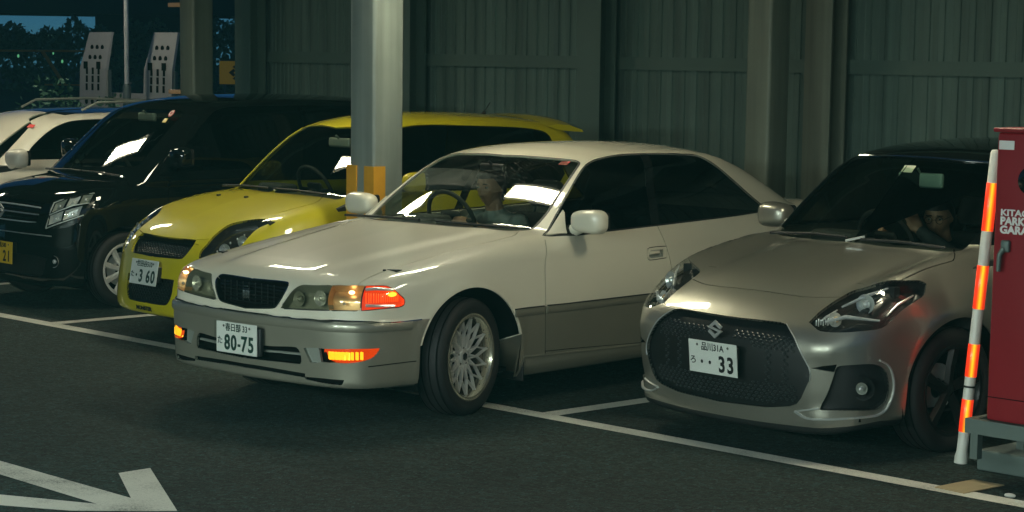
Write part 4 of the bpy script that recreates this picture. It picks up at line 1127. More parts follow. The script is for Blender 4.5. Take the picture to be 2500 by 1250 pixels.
def underbody(root, P, hw, z=.20):
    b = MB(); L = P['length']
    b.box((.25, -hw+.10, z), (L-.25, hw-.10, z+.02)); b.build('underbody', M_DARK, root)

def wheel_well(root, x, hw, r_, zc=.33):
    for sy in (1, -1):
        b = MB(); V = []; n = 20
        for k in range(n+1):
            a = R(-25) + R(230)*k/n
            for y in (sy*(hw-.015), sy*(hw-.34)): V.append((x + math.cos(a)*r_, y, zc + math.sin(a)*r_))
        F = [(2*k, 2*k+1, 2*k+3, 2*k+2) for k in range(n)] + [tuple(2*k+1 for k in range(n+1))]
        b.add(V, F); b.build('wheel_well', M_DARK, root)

def door_mirror(root, x, y, z, m, size=(.06, .12, .068), base=(.0, -.13, -.06), glassm=None, tilt=0.):
    for sy in (1, -1):
        yy = -sy*y
        b = MB(); hx, hy, hz = size
        # housing: rounded shell, flatter behind
        V0 = MB().ball((0, 0, 0), (1, 1, 1), 28, 18, e=.62)
        V = []
        for px, py, pz in V0.v:
            k = 1 + .18*(py*(-sy))          # taller outboard? a little taller inboard
            X = px*hx*(1.15 if px < 0 else .62)
            V.append((x + X, yy + py*hy, z + pz*hz*(1 - .10*py*(-sy)*-1) + tilt*py*(-sy)))
        b.add(V, V0.f)
        o = b.build('side_mirror', m, root, smooth=60)
        b = MB(); b.rbox((x + hx*.55, yy, z), (.012, hy*1.72, hz*1.62), .02 if hz > .05 else .01); b.build('mirror_glass', M_LAMPDARK, o)
        b = MB(); b.tube([(x+.01, yy + sy*hy*.55, z - hz*.55), (x+.0, -sy*(y+base[1]), z+base[2])], [.030, .038], 10); b.build('mirror_arm', m, o)
    return

def wiper(root, pts, m=None):
    b = MB(); b.tube([lv(*p) for p in pts], .008, 6)
    return b.build('wiper', m or M_RUBBER, root)

def inner_mirror(root, x, z, m=None, s_=1.):
    b = MB(); b.rbox((x, 0, z), (.03, .24*s_, .065*s_), .014); b.tube([(x, 0, z+.02*s_), (x-.035, 0, z+.05*s_)], .008, 6)
    b.build('rear_view_mirror', m or M_LAMPGREY, root)

def in_lamp(P, uvp, depth):
    pass

def surf_point(sh, p, depth=0.):
    uv = sh.locate([p]); q = sh.at(uv); n = sh.normal(q); return (q[0] - n[0]*depth), n[0]

def bowl(root_part, p, n, r_, m, name='reflector_bowl', sides=(1,), ball=None):
    """a round reflector dish facing along n (car coordinates, y left)"""
    for sg in sides:
        q = Vector((p[0], -p[1]*sg, p[2])); d = Vector((n[0], -n[1]*sg, n[2])).normalized()
        M = Matrix.Translation(q) @ d.to_track_quat('Z', 'Y').to_matrix().to_4x4()
        b = MB(); b.lathe([(.004, -r_*.55), (r_*.35, -r_*.50), (r_*.72, -r_*.28), (r_*.95, .0), (r_*1.0, .006), (r_*.93, .004), (r_*.70, -r_*.22), (r_*.33, -r_*.44), (.004, -r_*.47)], 24, 'z', M)
        b.build(name, m, root_part)
        if ball:
            b = MB(); b.ball((0, 0, 0), r_*.42, 16, 10, M @ Matrix.Translation((0, 0, -r_*.12))); b.build('bulb', ball, root_part)

# ================================================================ the white sedan
def interior_skin(pn, root):
    """headlining seen through the glass"""
    pass

def white_sedan():
    P = SEDAN; o = OUTM['W']
    root = car_root('white_sedan', POSES['W'], 'pearl white sedan with beige lower body pulling out of its bay')
    sh = CarShape(P).build(300, 230); pn = Panels(sh, .030)
    for n in ('hood_gap',): pn.line('gap', o[n], .0055)
    for n in ('door_gap_front', 'door_gap_rear'): pn.line('gap', o[n], .0055)
    pn.line('gap', o['door_gap_low'], .005)
    pn.line('gap', [(.15+.02*0, y, z) for y, z in ()] or o['bumper_crease'], .006)
    # slots in the bumper
    pn.line('groove', o['groove'], .022, center=True)
    pn.poly('slot', o['slot'], smooth=False)
    pn.line('gap', np.concatenate([o['handle'], o['handle'][:1]]), .0045)
    pn.poly('handle', (o['handle'] - o['handle'].mean(0))*[.70, 1, .62] + o['handle'].mean(0) + [-.004, 0, -.004])
    pn.poly('pillar', o['pillar'], smooth=False)
    pn.poly('mirror_base', o['mirror_base'], smooth=False)
    pn.poly('side_glass', o['side_glass'])
    pn.poly('windshield', o['windshield'], center=True)
    pn.poly('grille', o['grille'], center=True)
    pn.poly('lamp_corner', o['lamp_corner']); pn.poly('lamp_amber', o['lamp_amber']); pn.poly('lamp_clear', o['lamp_clear'])
    pn.poly('fog', o['fog']); pn.poly('fog_dark', o['fog_dark'], smooth=False); pn.poly('duct', o['duct'], smooth=False)
    pn.poly('intake', o['intake'], center=True)
    # rims round the glass, lamps and grille, a little wider than the openings
    def grow(pts, w, closed=True, center=False):
        Q = resample(pts, .02, True, closed and not center); N = sh.normal(Q)
        T = np.gradient(Q, axis=0); 
        if closed and not center: T = (np.roll(Q, -1, 0) - np.roll(Q, 1, 0))
        T /= np.maximum(np.linalg.norm(T, axis=1), 1e-9)[:, None]
        B = np.cross(T, N); c = Q.mean(0)
        sg = np.sign(((Q - c)*B).sum())
        return Q + B*w*sg
    g = grow(o['windshield'], .014, center=True); g[0, 1] = 0; g[-1, 1] = 0
    pn.poly('ws_trim', g[::2], center=True)
    pn.poly('glass_trim', grow(o['side_glass'], .010)[::2])
    g = grow(o['grille'], .008, center=True); g[0, 1] = 0; g[-1, 1] = 0
    pn.poly('grille_frame', g[::2], center=True)
    for k in ('lamp_clear', 'lamp_amber', 'lamp_corner'): pn.poly('lamp_seal', grow(o[k], .005)[::2])
    pn.circle('arch', .928, .325, .372); pn.circle('arch', 3.65, .325, .365)
    pn.circle('arch_lip', .928, .325, .384); pn.circle('arch_lip', 3.65, .325, .377)
    pn.below('lower', lambda x: .553 + 0*x)
    # door and bonnet skins
    gl = o['side_glass']
    door = np.concatenate([o['door_gap_front'], o['door_gap_low'][1:-1], o['door_gap_rear'][::-1], gl[[16, 17, 18]]])
    pn.poly('door', door, smooth=False)
    hood = np.concatenate([o['windshield'][::-1][:4] + [-.004, 0, 0], o['hood_gap'][::-1], o['lamp_clear'][[1, 0]] + [0, 0, .012], o['grille'][[3, 2, 1, 0]] + [0, 0, .014]])
    hood[-1, 1] = 0; hood[0, 1] = 0
    pn.poly('hood', hood, center=True, smooth=False)
    pn.cut()
    pn.emit(('body', 'arch_lip'), 'body', M_PEARL, root, skirt=.014)
    pn.emit('lower', 'lower_body', M_BEIGE, root, skirt=.014)
    pn.emit('hood', 'hood', M_PEARL, root, skirt=.014)
    for s_ in (1, -1): pn.emit('door', 'front_door', M_PEARL, root, side=s_, skirt=.014)
    pn.emit('gap', 'panel_gap', M_GAP, root, offset=-.006)
    pn.emit('groove', 'bumper_groove', M_DARK, root, offset=-.03, skirt=1)
    pn.emit('slot', 'bumper_slot', M_DARK, root, offset=-.03, skirt=1)
    ws = pn.emit('windshield', 'windshield', M_WSW, root, offset=-.004)
    pn.emit('ws_trim', 'windshield_seal', M_RUBBER, root, offset=.001)
    for s_ in (1, -1):
        d = pn.emit('side_glass', 'side_window', M_SIDEG if s_ == -1 else M_TINT, root, offset=-.005, side=s_)
        pn.emit('pillar', 'door_pillar', M_GLOSSBLACK, root, offset=-.004, side=s_)
        pn.emit('glass_trim', 'window_trim', M_RUBBER, root, offset=.001, side=s_)
        pn.emit('mirror_base', 'mirror_base', M_PEARL, root, offset=.004, side=s_, skirt=.008)
        h = pn.emit('handle', 'door_handle', M_LAMPGREY, root, offset=-.014, side=s_, skirt=1)
        pts = [o['handle'][1]*.5 + o['handle'][0]*.5, o['handle'][3]]
        c = o['handle'].mean(0); q, n = surf_point(sh, c, .002)
        b = MB(); b.rbox((0, 0, 0), (.10, .012, .020), .005); b.build('handle_flap', M_PEARL, h, (q[0]-.006, -q[1]*s_, q[2]+.004))
        # headlamp
        hl = pn.emit('lamp_clear', 'headlight', M_LAMPGREY, root, offset=-.060, side=s_, skirt=1)
        pn.emit('lamp_clear', 'headlight_lens', M_LENSY, hl, offset=.0, side=s_)
        q, n = surf_point(sh, np.array([.16, .505, .665]), .030); n2 = np.array([-1, .1, .05]); bowl(hl, q, n2, .042, M_REFLECT, ball=M_REFLECT, sides=(s_,))
        q, n = surf_point(sh, np.array([.11, .36, .655]), .034); bowl(hl, q, n2, .040, M_LAMPGREY, ball=M_LAMPGREY, sides=(s_,))
        am = pn.emit('lamp_amber', 'position_lamp', M_AMBERR, root, offset=-.045, side=s_, skirt=1)
        pn.emit('lamp_amber', 'position_lens', M_LENSY, am, offset=.0, side=s_)
        q, n = surf_point(sh, np.array([.225, .675, .705]), .020); b = MB(); b.ball((0, 0, 0), (.016, .016, .010), 14, 10); b.build('bulb', emitter('warm_bulb_glow', (1, .72, .38), 7), am, (q[0], -q[1]*s_, q[2]))  # position bulb glow put in as emission
        q, n = surf_point(sh, np.array([.21, .65, .645]), .022); b = MB(); b.ball((0, 0, 0), .009, 12, 8); b.build('bulb', M_REFLECT, am, (q[0], -q[1]*s_, q[2]))
        ts = pn.emit('lamp_corner', 'turn_signal', M_CORNER, root, offset=-.022, side=s_, skirt=1)
        pn.emit('lamp_corner', 'turn_signal_lens', M_LENS, ts, offset=.0, side=s_)
        q, n = surf_point(sh, np.array([.395, .795, .692]), .010)
        b = MB(); b.ball((0, 0, 0), (.030, .012, .012), 14, 10); b.build('bulb', M_AMBER_HOT, ts, (q[0], -q[1]*s_, q[2]))
        b = MB()
        for k in range(15):
            t = k/14; v = np.array([.262, .742, .678])*(1-t) + np.array([.43, .812, .672])*t
            q, n = surf_point(sh, v, .016); b.rbox((q[0], -q[1]*s_, q[2]), (.005, .005, .055*(1-.35*t)), .002)
        b.build('lens_rib', M_CORNER2, ts)['kind'] = 'stuff'
        for za, zb_ in ((.722, .716), (.640, .632)):
            L = [surf_point(sh, np.array([.262, .735, za])*(1-t) + np.array([.40, .80, zb_])*t, .005)[0] for t in (0, .33, .66, 1.)]
            b = MB(); b.tube([(a[0], -a[1]*s_, a[2]) for a in L], .0085, 8); b.build('chrome_strip', M_REFLECT, ts)
        pn.emit('lamp_seal', 'lamp_seal', M_RUBBER, root, offset=-.003, side=s_)
        # fog lamp and duct
        fg = pn.emit('fog', 'fog_light', M_AMBER_GLOW, root, offset=-.018, side=s_, skirt=1)
        pn.emit('fog', 'fog_light_lens', M_ORANGEL, fg, offset=-.002, side=s_)
        c = o['fog']
        for k, t in enumerate(np.linspace(.10, .66, 9)):
            top = c[0]*(1-t) + c[2]*t; q, n = surf_point(sh, top + [0, 0, -.034], .012)
            b = MB(); b.rbox((0, 0, 0), (.008, .021 if k not in (4, 5) else .034, .042), .004); b.build('lamp_flute', M_AMBER_HOT, fg, (q[0], -q[1]*s_, q[2]))
        pn.emit('fog_dark', 'fog_light_gap', M_DARK, root, offset=-.03, side=s_, skirt=1)
        pn.emit('duct', 'brake_duct', M_LAMPGREY, root, offset=-.018, side=s_, skirt=1)
    gr = pn.emit('grille', 'grille', M_DARK, root, offset=-.035, skirt=1)
    pn.emit('grille_frame', 'grille_frame', M_CHROME, gr, offset=.004, skirt=.008)
    for z in np.linspace(.607, .705, 6):
        yy = .10 + .17*(z-.585)/.13
        pts = [(.085 + .05*(z-.58)/.14, y, z) for y in np.linspace(0, yy + .055, 8)]
        pn.ribbon('grille_slat', pts, .010, .006, M_GLOSSBLACK, gr, off=-.020, center=True)
    b = MB()
    for y in np.linspace(-.2, .2, 9): b.box((.108, y-.002, .60), (.112, y+.002, .712))
    b.build('grille_rib', M_BLACK, gr)['kind'] = 'stuff'
    # badge: a bar monogram
    b = MB()
    for y in (-.022, -.008, .008, .022): b.rbox((0, y, -.012), (.006, .007, .044), .002)
    b.rbox((0, 0, .016), (.006, .052, .008), .002); b.rbox((0, 0, .030), (.006, .030, .008), .002); b.rbox((0, 0, .0), (.006, .03, .006), .002)
    b.build('badge', M_CHROME, gr, (.088, 0, .662))
    it = pn.emit('intake', 'lower_intake', M_DARK, root, offset=-.05, skirt=1)
    pn.ribbon('intake_bar', o['intake_bar'], .012, .008, M_LAMPGREY, it, off=-.02, center=True)
    # bumper strip and side mouldings
    mid = [(.066, 0, .526), (.075, .25, .526), (.10, .45, .526), (.135, .60, .526), (.205, .73, .526), (.29, .795, .527), (.40, .835, .528), (.50, .845, .528)]
    pn.ribbon('bumper_moulding', mid, .046, .010, M_BEIGE, root, center=True)
    top = [(p[0], p[1], .5525) for p in mid] + [(.56, .847, .5525)]
    pn.ribbon('bumper_strip', top, .008, .011, M_CHROME, root, center=True)
    for k in ('moulding', 'moulding_door'):
        pn.ribbon('side_moulding', o[k] + [0, 0, -.006], .042, .009, M_BEIGE, root)
        pn.ribbon('moulding_strip', o[k] + [0, 0, .016], .006, .012, M_RUBBER, root)
    pn.ribbon('side_moulding', [(2.66, .88, .534), (3.25, .88, .534)], .042, .009, M_BEIGE, root)
    pn.ribbon('sill_edge', [(1.33, .87, .285), (1.8, .872, .272), (2.3, .872, .262), (3.2, .872, .25)], .014, .004, M_BEIGE, root)
    for s_ in (1, -1):
        b = MB(); b.rbox((1.335, -s_*.80, .215), (.012, .13, .13), .004); b.build('mud_flap', M_RUBBER, root)
    for s_ in (1, -1):
        q, n = surf_point(sh, np.array([.475, .655, .80]), -.003); b = MB(); b.rbox((0, 0, 0), (.018, .012, .010), .004); b.build('washer_nozzle', M_RUBBER, root, (q[0], -q[1]*s_, q[2]))
    # cowl and wipers
    wiper(root, [(1.42, .10, .979), (1.46, .42, .975), (1.50, .66, .972)]); wiper(root, [(1.38, -.62, .974), (1.37, -.3, .984), (1.36, .02, .985)])
    door_mirror(root, 1.81, .925, 1.010, M_PEARL, (.062, .118, .066))
    inner_mirror(root, 1.99, 1.262, M_BLACK, .8)
    b = MB(); b.rbox((0, 0, 0), (.003, .07, .035), .001); b.build('sticker', mat('sticker_red', (.6, .03, .03)), root, (2.13, -.44, 1.305), (0, R(58), 0))
    cabin(root, P, 1.50, .905, 2.40, .80, roofz=1.33, belt=.93, wheel_pos=(2.02, -.36, .935, 24))
    underbody(root, P, .86)
    wheel_well(root, .93, .84, .40); wheel_well(root, 3.65, .84, .39)
    for y in (.755, -.755):
        wheel(root, .925, y, .318, .226, .195, 'cross', R(12), M_GOLDLIP)
        wheel(root, 3.65, y, .318, .226, .195, 'cross', 0, M_GOLDLIP)
    plate(root, .022, .0, .417, .0, M_PLATE, M_INK, '春日部 33', 'た', (('8', -.075), ('0', -.022), ('-', .022), ('7', .062), ('5', .118)))
    b = MB(); b.rbox((.045, 0, .41), (.03, .36, .15), .01); b.build('plate_holder', M_BLACK, root)
    b = MB(); b.box((.024, .168, .34), (.028, .190, .50)); b.build('plate_backing', M_LENS, root)
    return root, sh
W_ROOT, W_SH = white_sedan()

# ================================================================ the silver hatchback
def angular_s(name, m, parent, loc, s_, th=.008, rot=None):
    """a sharp cornered letter S badge lying in the y-z plane, facing -x"""
    C = [(.46, .10), (0, .40), (-.42, .10), (.42, -.10), (0, -.40), (-.46, -.10)]; w_ = .095
    Lf, Rt = [], []
    for i, p in enumerate(C):
        p = Vector(p); d0 = (p - Vector(C[i-1])).normalized() if i else None; d1 = (Vector(C[i+1]) - p).normalized() if i < len(C)-1 else None
        d0 = d0 or d1; d1 = d1 or d0
        n0 = Vector((-d0.y, d0.x)); n1 = Vector((-d1.y, d1.x)); n = (n0 + n1)
        n = n/max(n.length_squared/2, .55) if n.length > 1e-6 else n0
        Lf.append(p + n*w_); Rt.append(p - n*w_)
    V = []; n = len(C)
    for q in (Lf, Rt):
        V += [(-th, -a.x*s_, a.y*s_) for a in q]
    for q in (Lf, Rt):
        V += [(0, -a.x*s_*1.03, a.y*s_*1.03) for a in q]
    F = []
    for i in range(n-1):
        F += [(i, i+1, n+i+1, n+i), (i, 2*n+i, 2*n+i+1, i+1), (n+i, n+i+1, 3*n+i+1, 3*n+i)]
    F += [(0, n, 3*n, 2*n), (n-1, 3*n-1, 4*n-1, 2*n-1)]
    return MB().add(V, F).build(name, m, parent, loc, rot, smooth=0)

def hexcell(name):
    b = MB(); V = []; n = 6
    for r_, z in ((1, 0), (.62, .5), ):
        for k in range(n): a = math.pi*k/3; V.append((math.cos(a)*r_, math.sin(a)*r_, z))
    b.add(V, [tuple(range(n, 2*n))] + [(i, (i+1)%n, n+(i+1)%n, n+i) for i in range(n)])
    return b

def silver_hatchback():
    P = SILVER; o = OUTM['S']
    root = car_root('silver_hatchback', POSES['S'], 'silver grey hatchback with a large black honeycomb grille and a raindropped bonnet')
    sh = CarShape(P).build(300, 230); pn = Panels(sh, .030)
    pn.line('gap', o['hood_gap'], .006, center=True); pn.line('gap', o['hood_gap_side'], .006)
    pn.line('gap', [(1.20, .83, .88), (1.17, .85, .7), (1.18, .855, .45), (1.22, .85, .28)], .006)
    pn.line('gap', [(2.28, .80, .93), (2.27, .845, .7), (2.18, .855, .45), (2.05, .85, .28)], .006)
    SG = [(1.42, 0, 1.03), (1.62, 0, 1.26), (1.74, 0, 1.345), (1.9, 0, 1.375), (2.7, 0, 1.37), (2.95, 0, 1.32), (3.05, 0, 1.15), (2.95, 0, 1.06), (2.2, 0, 1.03)]
    def side_pts(L):
        out = []
        for x, _, z in L:
            d = (sh.S[..., 0]-x)**2 + (sh.S[..., 2]-z)**2 + (sh.S[..., 1] < .3)*9; k = int(np.argmin(d)); out.append(sh.S.reshape(-1, 3)[k])
        return np.array(out)
    SGp = side_pts(SG)
    pn.poly('side_glass', SGp)
    pn.poly('windshield', o['windshield'], center=True)
    pn.poly('lamp', o['lamp'])
    pn.poly('grille', o['grille'], center=True, smooth=False)
    pn.poly('fog_slit', o['fog_slit'], smooth=False); pn.poly('fog_recess', o['fog_recess'])
    pn.circle('arch', .84, .315, .365); pn.circle('arch', 3.29, .315, .365)
    pn.below('lip', lambda x: .152 + .05*np.clip((x-.05)/.3, 0, 1), x1=.62)
    hood = np.concatenate([o['windshield'][::-1][:4] + [-.004, 0, 0], o['hood_gap_side'][::-1], o['lamp'][[4, 3, 2]], o['hood_gap'][::-1]])
    hood[-1, 1] = 0; hood[0, 1] = 0
    pn.poly('hood', hood, center=True, smooth=False)
    pn.below('painted', lambda x: 1.005 + .0*x)
    pn.cut()
    pn.emit('painted', 'body', M_SILVERP, root, skirt=.014)
    pn.emit('body', 'roof', M_BLACKP, root, skirt=.014)
    pn.emit('hood', 'hood', M_SILVERP, root, skirt=.014)
    pn.emit('gap', 'panel_gap', M_GAP, root, offset=-.006)
    pn.emit('lip', 'bumper_lip', M_BLACK, root, offset=.0, skirt=.01)
    pn.emit('windshield', 'windshield', M_WS, root, offset=-.004)
    for s_ in (1, -1):
        pn.emit('side_glass', 'side_window', M_TINT, root, offset=-.004, side=s_)
        lp = pn.emit('lamp', 'headlight', M_LAMPDARK, root, offset=-.055, side=s_, skirt=1)
        pn.emit('lamp', 'headlight_lens', M_LENS, lp, offset=0, side=s_)
        L = o['lamp']
        d = np.array([-1, .25, .05])
        q, n = surf_point(sh, np.array([.37, .665, .735]), .030); bowl(lp, q, d, .048, M_SATIN, ball=M_REFLECT, sides=(s_,), name='projector')
        q, n = surf_point(sh, np.array([.235, .585, .675]), .028); bowl(lp, q, d, .036, M_REFLECT, sides=(s_,), ball=M_AMBERR)
        # bright inner trims
        def trim(a, b, c, r_, m, name='lamp_trim'):
            Q = [surf_point(sh, np.array(v), .009)[0] for v in (a, b, c)]
            mb = MB(); mb.tube([(v[0], -v[1]*s_, v[2]) for v in Q], [r_*.5, r_*.95, r_*.5], 8); mb.build(name, m, lp)
        trim((.20, .56, .640), (.28, .63, .645), (.37, .71, .66), .011, M_REFLECT)
        trim((.27, .575, .765), (.36, .65, .815), (.46, .715, .840), .010, M_REFLECT)
        trim((.40, .735, .69), (.46, .765, .75), (.56, .79, .80), .008, M_SATIN)
        trim((.18, .54, .66), (.20, .55, .70), (.25, .57, .745), .006, M_SATIN)
        b = MB()
        for k in range(9):
            t = k/8; v = np.array([.16, .525, .655])*(1-t) + np.array([.23, .60, .632])*t
            q, n = surf_point(sh, v, .020); b.rbox((q[0], -q[1]*s_, q[2] + .012), (.006, .006, .028 + .01*(k % 2)), .002)
        b.build('lamp_ribs', M_REFLECT, lp)['kind'] = 'stuff'
        fr = pn.emit('fog_recess', 'fog_lamp_housing', M_BLACK, root, offset=-.045, side=s_, skirt=1)
        pn.emit('fog_slit', 'bumper_slit', M_DARK, root, offset=-.02, side=s_, skirt=1)
        q, n = surf_point(sh, o['fog_center'].mean(0), .030); d2 = np.array([-1, .35, .0])
        bowl(fr, q, d2, .058, M_BLACK, sides=(s_,), name='fog_bezel')
        bowl(fr, q + np.array([-.012, 0, 0]), d2, .030, M_LAMPGREY, sides=(s_,), ball=M_LAMPGREY, name='fog_lamp')
        b = MB(); b.ball((0, 0, 0), .011, 12, 8); b.build('fog_bulb', M_REFLECT, fr, (q[0]-.022, -q[1]*s_, q[2]))
    pn.ribbon('bumper_blade', o['fog_blade'], .009, .012, M_SATIN, root)
    pn.ribbon('bumper_blade', o['fog_blade_in'], .008, .008, M_SATIN, root)
    g_ = o['grille']
    pn.ribbon('grille_edge', g_[3:8] + [0, .004, 0], .0045, .004, M_SATIN, root)
    gr = pn.emit('grille', 'grille', M_MESH, root, offset=-.022, skirt=1)
    # honeycomb cells
    cell = hexcell('c'); cell_me = cell.mesh('grille_cell', M_CELL, 0)
    pl = [p for p in pn.polys if p[0] == 'grille'][0][1]
    cnt = 0
    for r_ in range(22):
        z = .255 + r_*.0185
        if .325 < z < .515: lim = .30
        else: lim = 0.
        for k in range(-18, 19):
            y = (k + .5*(r_ % 2))*.034
            if abs(y) > .49: continue
            if .34 < z < .56 and abs(y) < .19: continue
            if abs(y) < .07 and z > .52: continue
            if .36 < z < .53 and (abs(y) < .25 or (k*7 + r_*3) % 3): continue
            p0 = np.array([.035, abs(y), z]); uv = sh.locate([p0])
            if not inpoly(uv, pl)[0]: continue
            edge = np.min(np.linalg.norm(pl - uv[0], axis=1))
            if edge < .022: continue
            if cnt >= 290: continue
            q = sh.at(uv)[0]; n = sh.normal(q[None])[0]; q = q - n*.021
            sg = 1 if y >= 0 else -1
            d = Vector((n[0], -n[1]*sg, n[2]))
            M = Matrix.Translation((q[0], -q[1]*sg, q[2])) @ d.to_track_quat('Z', 'Y').to_matrix().to_4x4() @ Matrix.Diagonal((.0125, .0085, .010, 1))
            c = link('grille_cell', cell_me, gr); c.matrix_local = M; cnt += 1
    angular_s('badge', M_SATIN, gr, (.010, 0, .592), .088)
    M_b = mat('badge_sticker', (.65, .66, .5), rough=.5)
    b = MB(); b.rbox((0, 0, 0), (.003, .075, .05), .001); b.build('sticker', M_b, root, (1.435, -.02, 1.352), (0, R(45), 0))
    wiper(root, [(1.045, -.60, .985), (1.06, -.3, 1.0), (1.03, -.05, 1.0)]); wiper(root, [(1.03, .05, .995), (1.05, .3, 1.0), (1.10, .55, .985)])
    b = MB(); b.tube([(.99, .02, .985), (1.05, -.06, 1.01)], .007, 6); b.build('wiper_arm', M_SATIN, root)
    pn.ribbon('roof_edge', [tuple(v) for v in (o['windshield'][:4] + [.012, 0, .006])], .012, .006, M_CHROME, root, center=True)
    door_mirror(root, 1.475, .945, 1.045, M_SILVERP, (.075, .11, .07))
    inner_mirror(root, 1.57, 1.288, mat('mirror_back', (.10, .17, .15), rough=.5), 1.25)
    b = MB(); b.rbox((0, 0, 0), (.02, .035, .16), .008); b.build('windscreen_streak', mat('streak_grey', (.22, .30, .34), rough=.25, metal=.5), root, (1.60, .085, 1.205), (R(-14), R(-20), R(0)))  # slim bluish bar standing for a streak on the windscreen
    cabin(root, P, 1.03, .935, 2.08, .80, roofz=1.4, belt=.93, wheel_pos=(1.72, -.34, .93, 26))
    underbody(root, P, .84); wheel_well(root, .84, .84, .385); wheel_well(root, 3.29, .84, .385)
    for y in (.745, -.745):
        wheel(root, .84, y, .313, .22, .195, 'five', 0, alloy=M_DARKALLOY); wheel(root, 3.29, y, .313, .22, .195, 'five', 0, alloy=M_DARKALLOY)
    plate(root, -.004, .0, .448, -.10, M_PLATE, M_INKB, '品川31A', 'ろ', (('・', -.075), ('・', -.020), ('3', .062), ('3', .120)))
    b = MB(); b.rbox((.02, 0, .45), (.02, .30, .12), .006); b.build('plate_holder', M_BLACK, root)
    return root, sh
S_ROOT, S_SH = silver_hatchback()

# ================================================================ the yellow hatchback
def yellow_hatchback():
    P = YELLOW; o = OUTM['Y']
    root = car_root('yellow_hatchback', POSES['Y'], 'bright yellow hatchback with roof spoiler parked between the pillar and the black minicar')
    sh = CarShape(P).build(230, 190); pn = Panels(sh, .034)
    pn.line('gap', o['hood_gap'], .006); pn.line('gap', o['hood_gap_side'], .006)
    pn.line('gap', [(.13, y, .712) for y in np.linspace(0, .40, 6)], .005, center=True)
    pn.line('gap', o['door_gap'], .006); pn.line('gap', o['door_gap_front'], .006)
    pn.line('gap', [(1.85, .50, 1.46), (2.4, .50, 1.475), (3.0, .49, 1.435)], .006)
    pn.poly('side_glass', o['side_glass']); pn.poly('windshield', o['windshield'], center=True)
    pn.poly('lamp', o['lamp']); pn.poly('grille', o['grille'], center=True); pn.poly('low_grille', o['low_grille'], center=True)
    pn.circle('arch', .83, .315, .36); pn.circle('arch', 3.26, .315, .36)
    hood = np.concatenate([o['windshield'][::-1][:3] + [-.004, 0, 0], o['hood_gap_side'][::-1], o['lamp'][[7, 6, 5, 4, 3]], [[.13, .40, .712], [.13, .2, .712], [.128, 0, .712]]])
    hood[0, 1] = 0
    pn.poly('hood', hood, center=True, smooth=False)
    pn.cut()
    pn.emit('body', 'body', M_YELLOWP, root, skirt=.014); pn.emit('hood', 'hood', M_YELLOWP, root, skirt=.014)
    pn.emit('gap', 'panel_gap', M_GAP, root, offset=-.006)
    pn.emit('windshield', 'windshield', M_WS, root, offset=-.004)
    for s_ in (1, -1):
        pn.emit('side_glass', 'side_window', M_TINT, root, offset=-.004, side=s_)
        lp = pn.emit('lamp', 'headlight', M_LAMPDARK, root, offset=-.05, side=s_, skirt=1)
        pn.emit('lamp', 'headlight_lens', M_LENS, lp, offset=0, side=s_)
        d = np.array([-1, .3, .1])
        q, n = surf_point(sh, np.array([.16, .62, .715]), .028); bowl(lp, q, d, .045, M_SATIN, sides=(s_,), ball=M_REFLECT)
        q, n = surf_point(sh, np.array([.27, .69, .79]), .026); bowl(lp, q, d, .040, M_LAMPGREY, sides=(s_,), ball=M_REFLECT)
        b = MB()
        for k in range(6):
            t = k/5; v = np.array([.09, .56, .66])*(1-t) + np.array([.30, .66, .835])*t
            q, n = surf_point(sh, v, .014); b.rbox((q[0], -q[1]*s_, q[2]), (.010, .008, .016), .003)
        b.build('lamp_ribs', M_REFLECT, lp)['kind'] = 'stuff'
    gr = pn.emit('grille', 'grille', M_MESH, root, offset=-.03, skirt=1)
    lg = pn.emit('low_grille', 'lower_grille', M_MESH, root, offset=-.035, skirt=1)
    cell_me = hexcell('c').mesh('grille_cell', mat('grille_cell_dark', (.012, .014, .013), rough=.4), 0)
    for (reg, par, z0, nz, yw) in (('grille', gr, .60, 7, .36), ('low_grille', lg, .30, 8, .28)):
        pl = [p for p in pn.polys if p[0] == reg][0][1]
        for r_ in range(nz):
            for k in range(-11, 12):
                y = (k + .5*(r_ % 2))*.034; z = z0 + r_*.0185
                if abs(y) > yw: continue
                uv = sh.locate([np.array([.09 if reg == 'grille' else .02, abs(y), z])])
                if not inpoly(uv, pl)[0] or np.min(np.linalg.norm(pl - uv[0], axis=1)) < .022: continue
                q = sh.at(uv)[0]; n = sh.normal(q[None])[0]; q = q - n*.029; sg = 1 if y >= 0 else -1
                M = Matrix.Translation((q[0], -q[1]*sg, q[2])) @ Vector((n[0], -n[1]*sg, n[2])).to_track_quat('Z', 'Y').to_matrix().to_4x4() @ Matrix.Diagonal((.0125, .0085, .010, 1))
                c = link('grille_cell', cell_me, par); c.matrix_local = M
    for s_ in (1, -1):
        q, n = surf_point(sh, np.array([.78, .02+.30*(s_ > 0), .95]), -.004)
        b = MB(); b.rbox((0, 0, 0), (.028, .022, .016), .005); b.build('washer_nozzle', M_RUBBER, root, (q[0], q[1]*s_ + (.0), q[2]))
    me = text_mesh('bumper_sticker', 'MONSTER', .036, M_BLACK, .0006, .002, 1.15)
    q, n = surf_point(sh, np.array([.012, .0, .238]), -.0015)
    l = link('bumper_sticker', me, root); d = Vector((n[0], -n[1], n[2]))
    l.matrix_local = Matrix.Translation((q[0]-.002, .02, q[2])) @ Matrix.Rotation(-math.pi/2, 4, 'Z') @ Matrix.Rotation(math.pi/2 - math.asin(max(-1, min(1, n[2]))), 4, 'X')
    # spoiler at the back of the roof
    b = MB(); V = []; xs = [3.02, 3.14, 3.30, 3.46, 3.48, 3.36, 3.18]; zs = [1.480, 1.492, 1.484, 1.450, 1.432, 1.438, 1.448]
    ys = np.linspace(-.56, .56, 15)
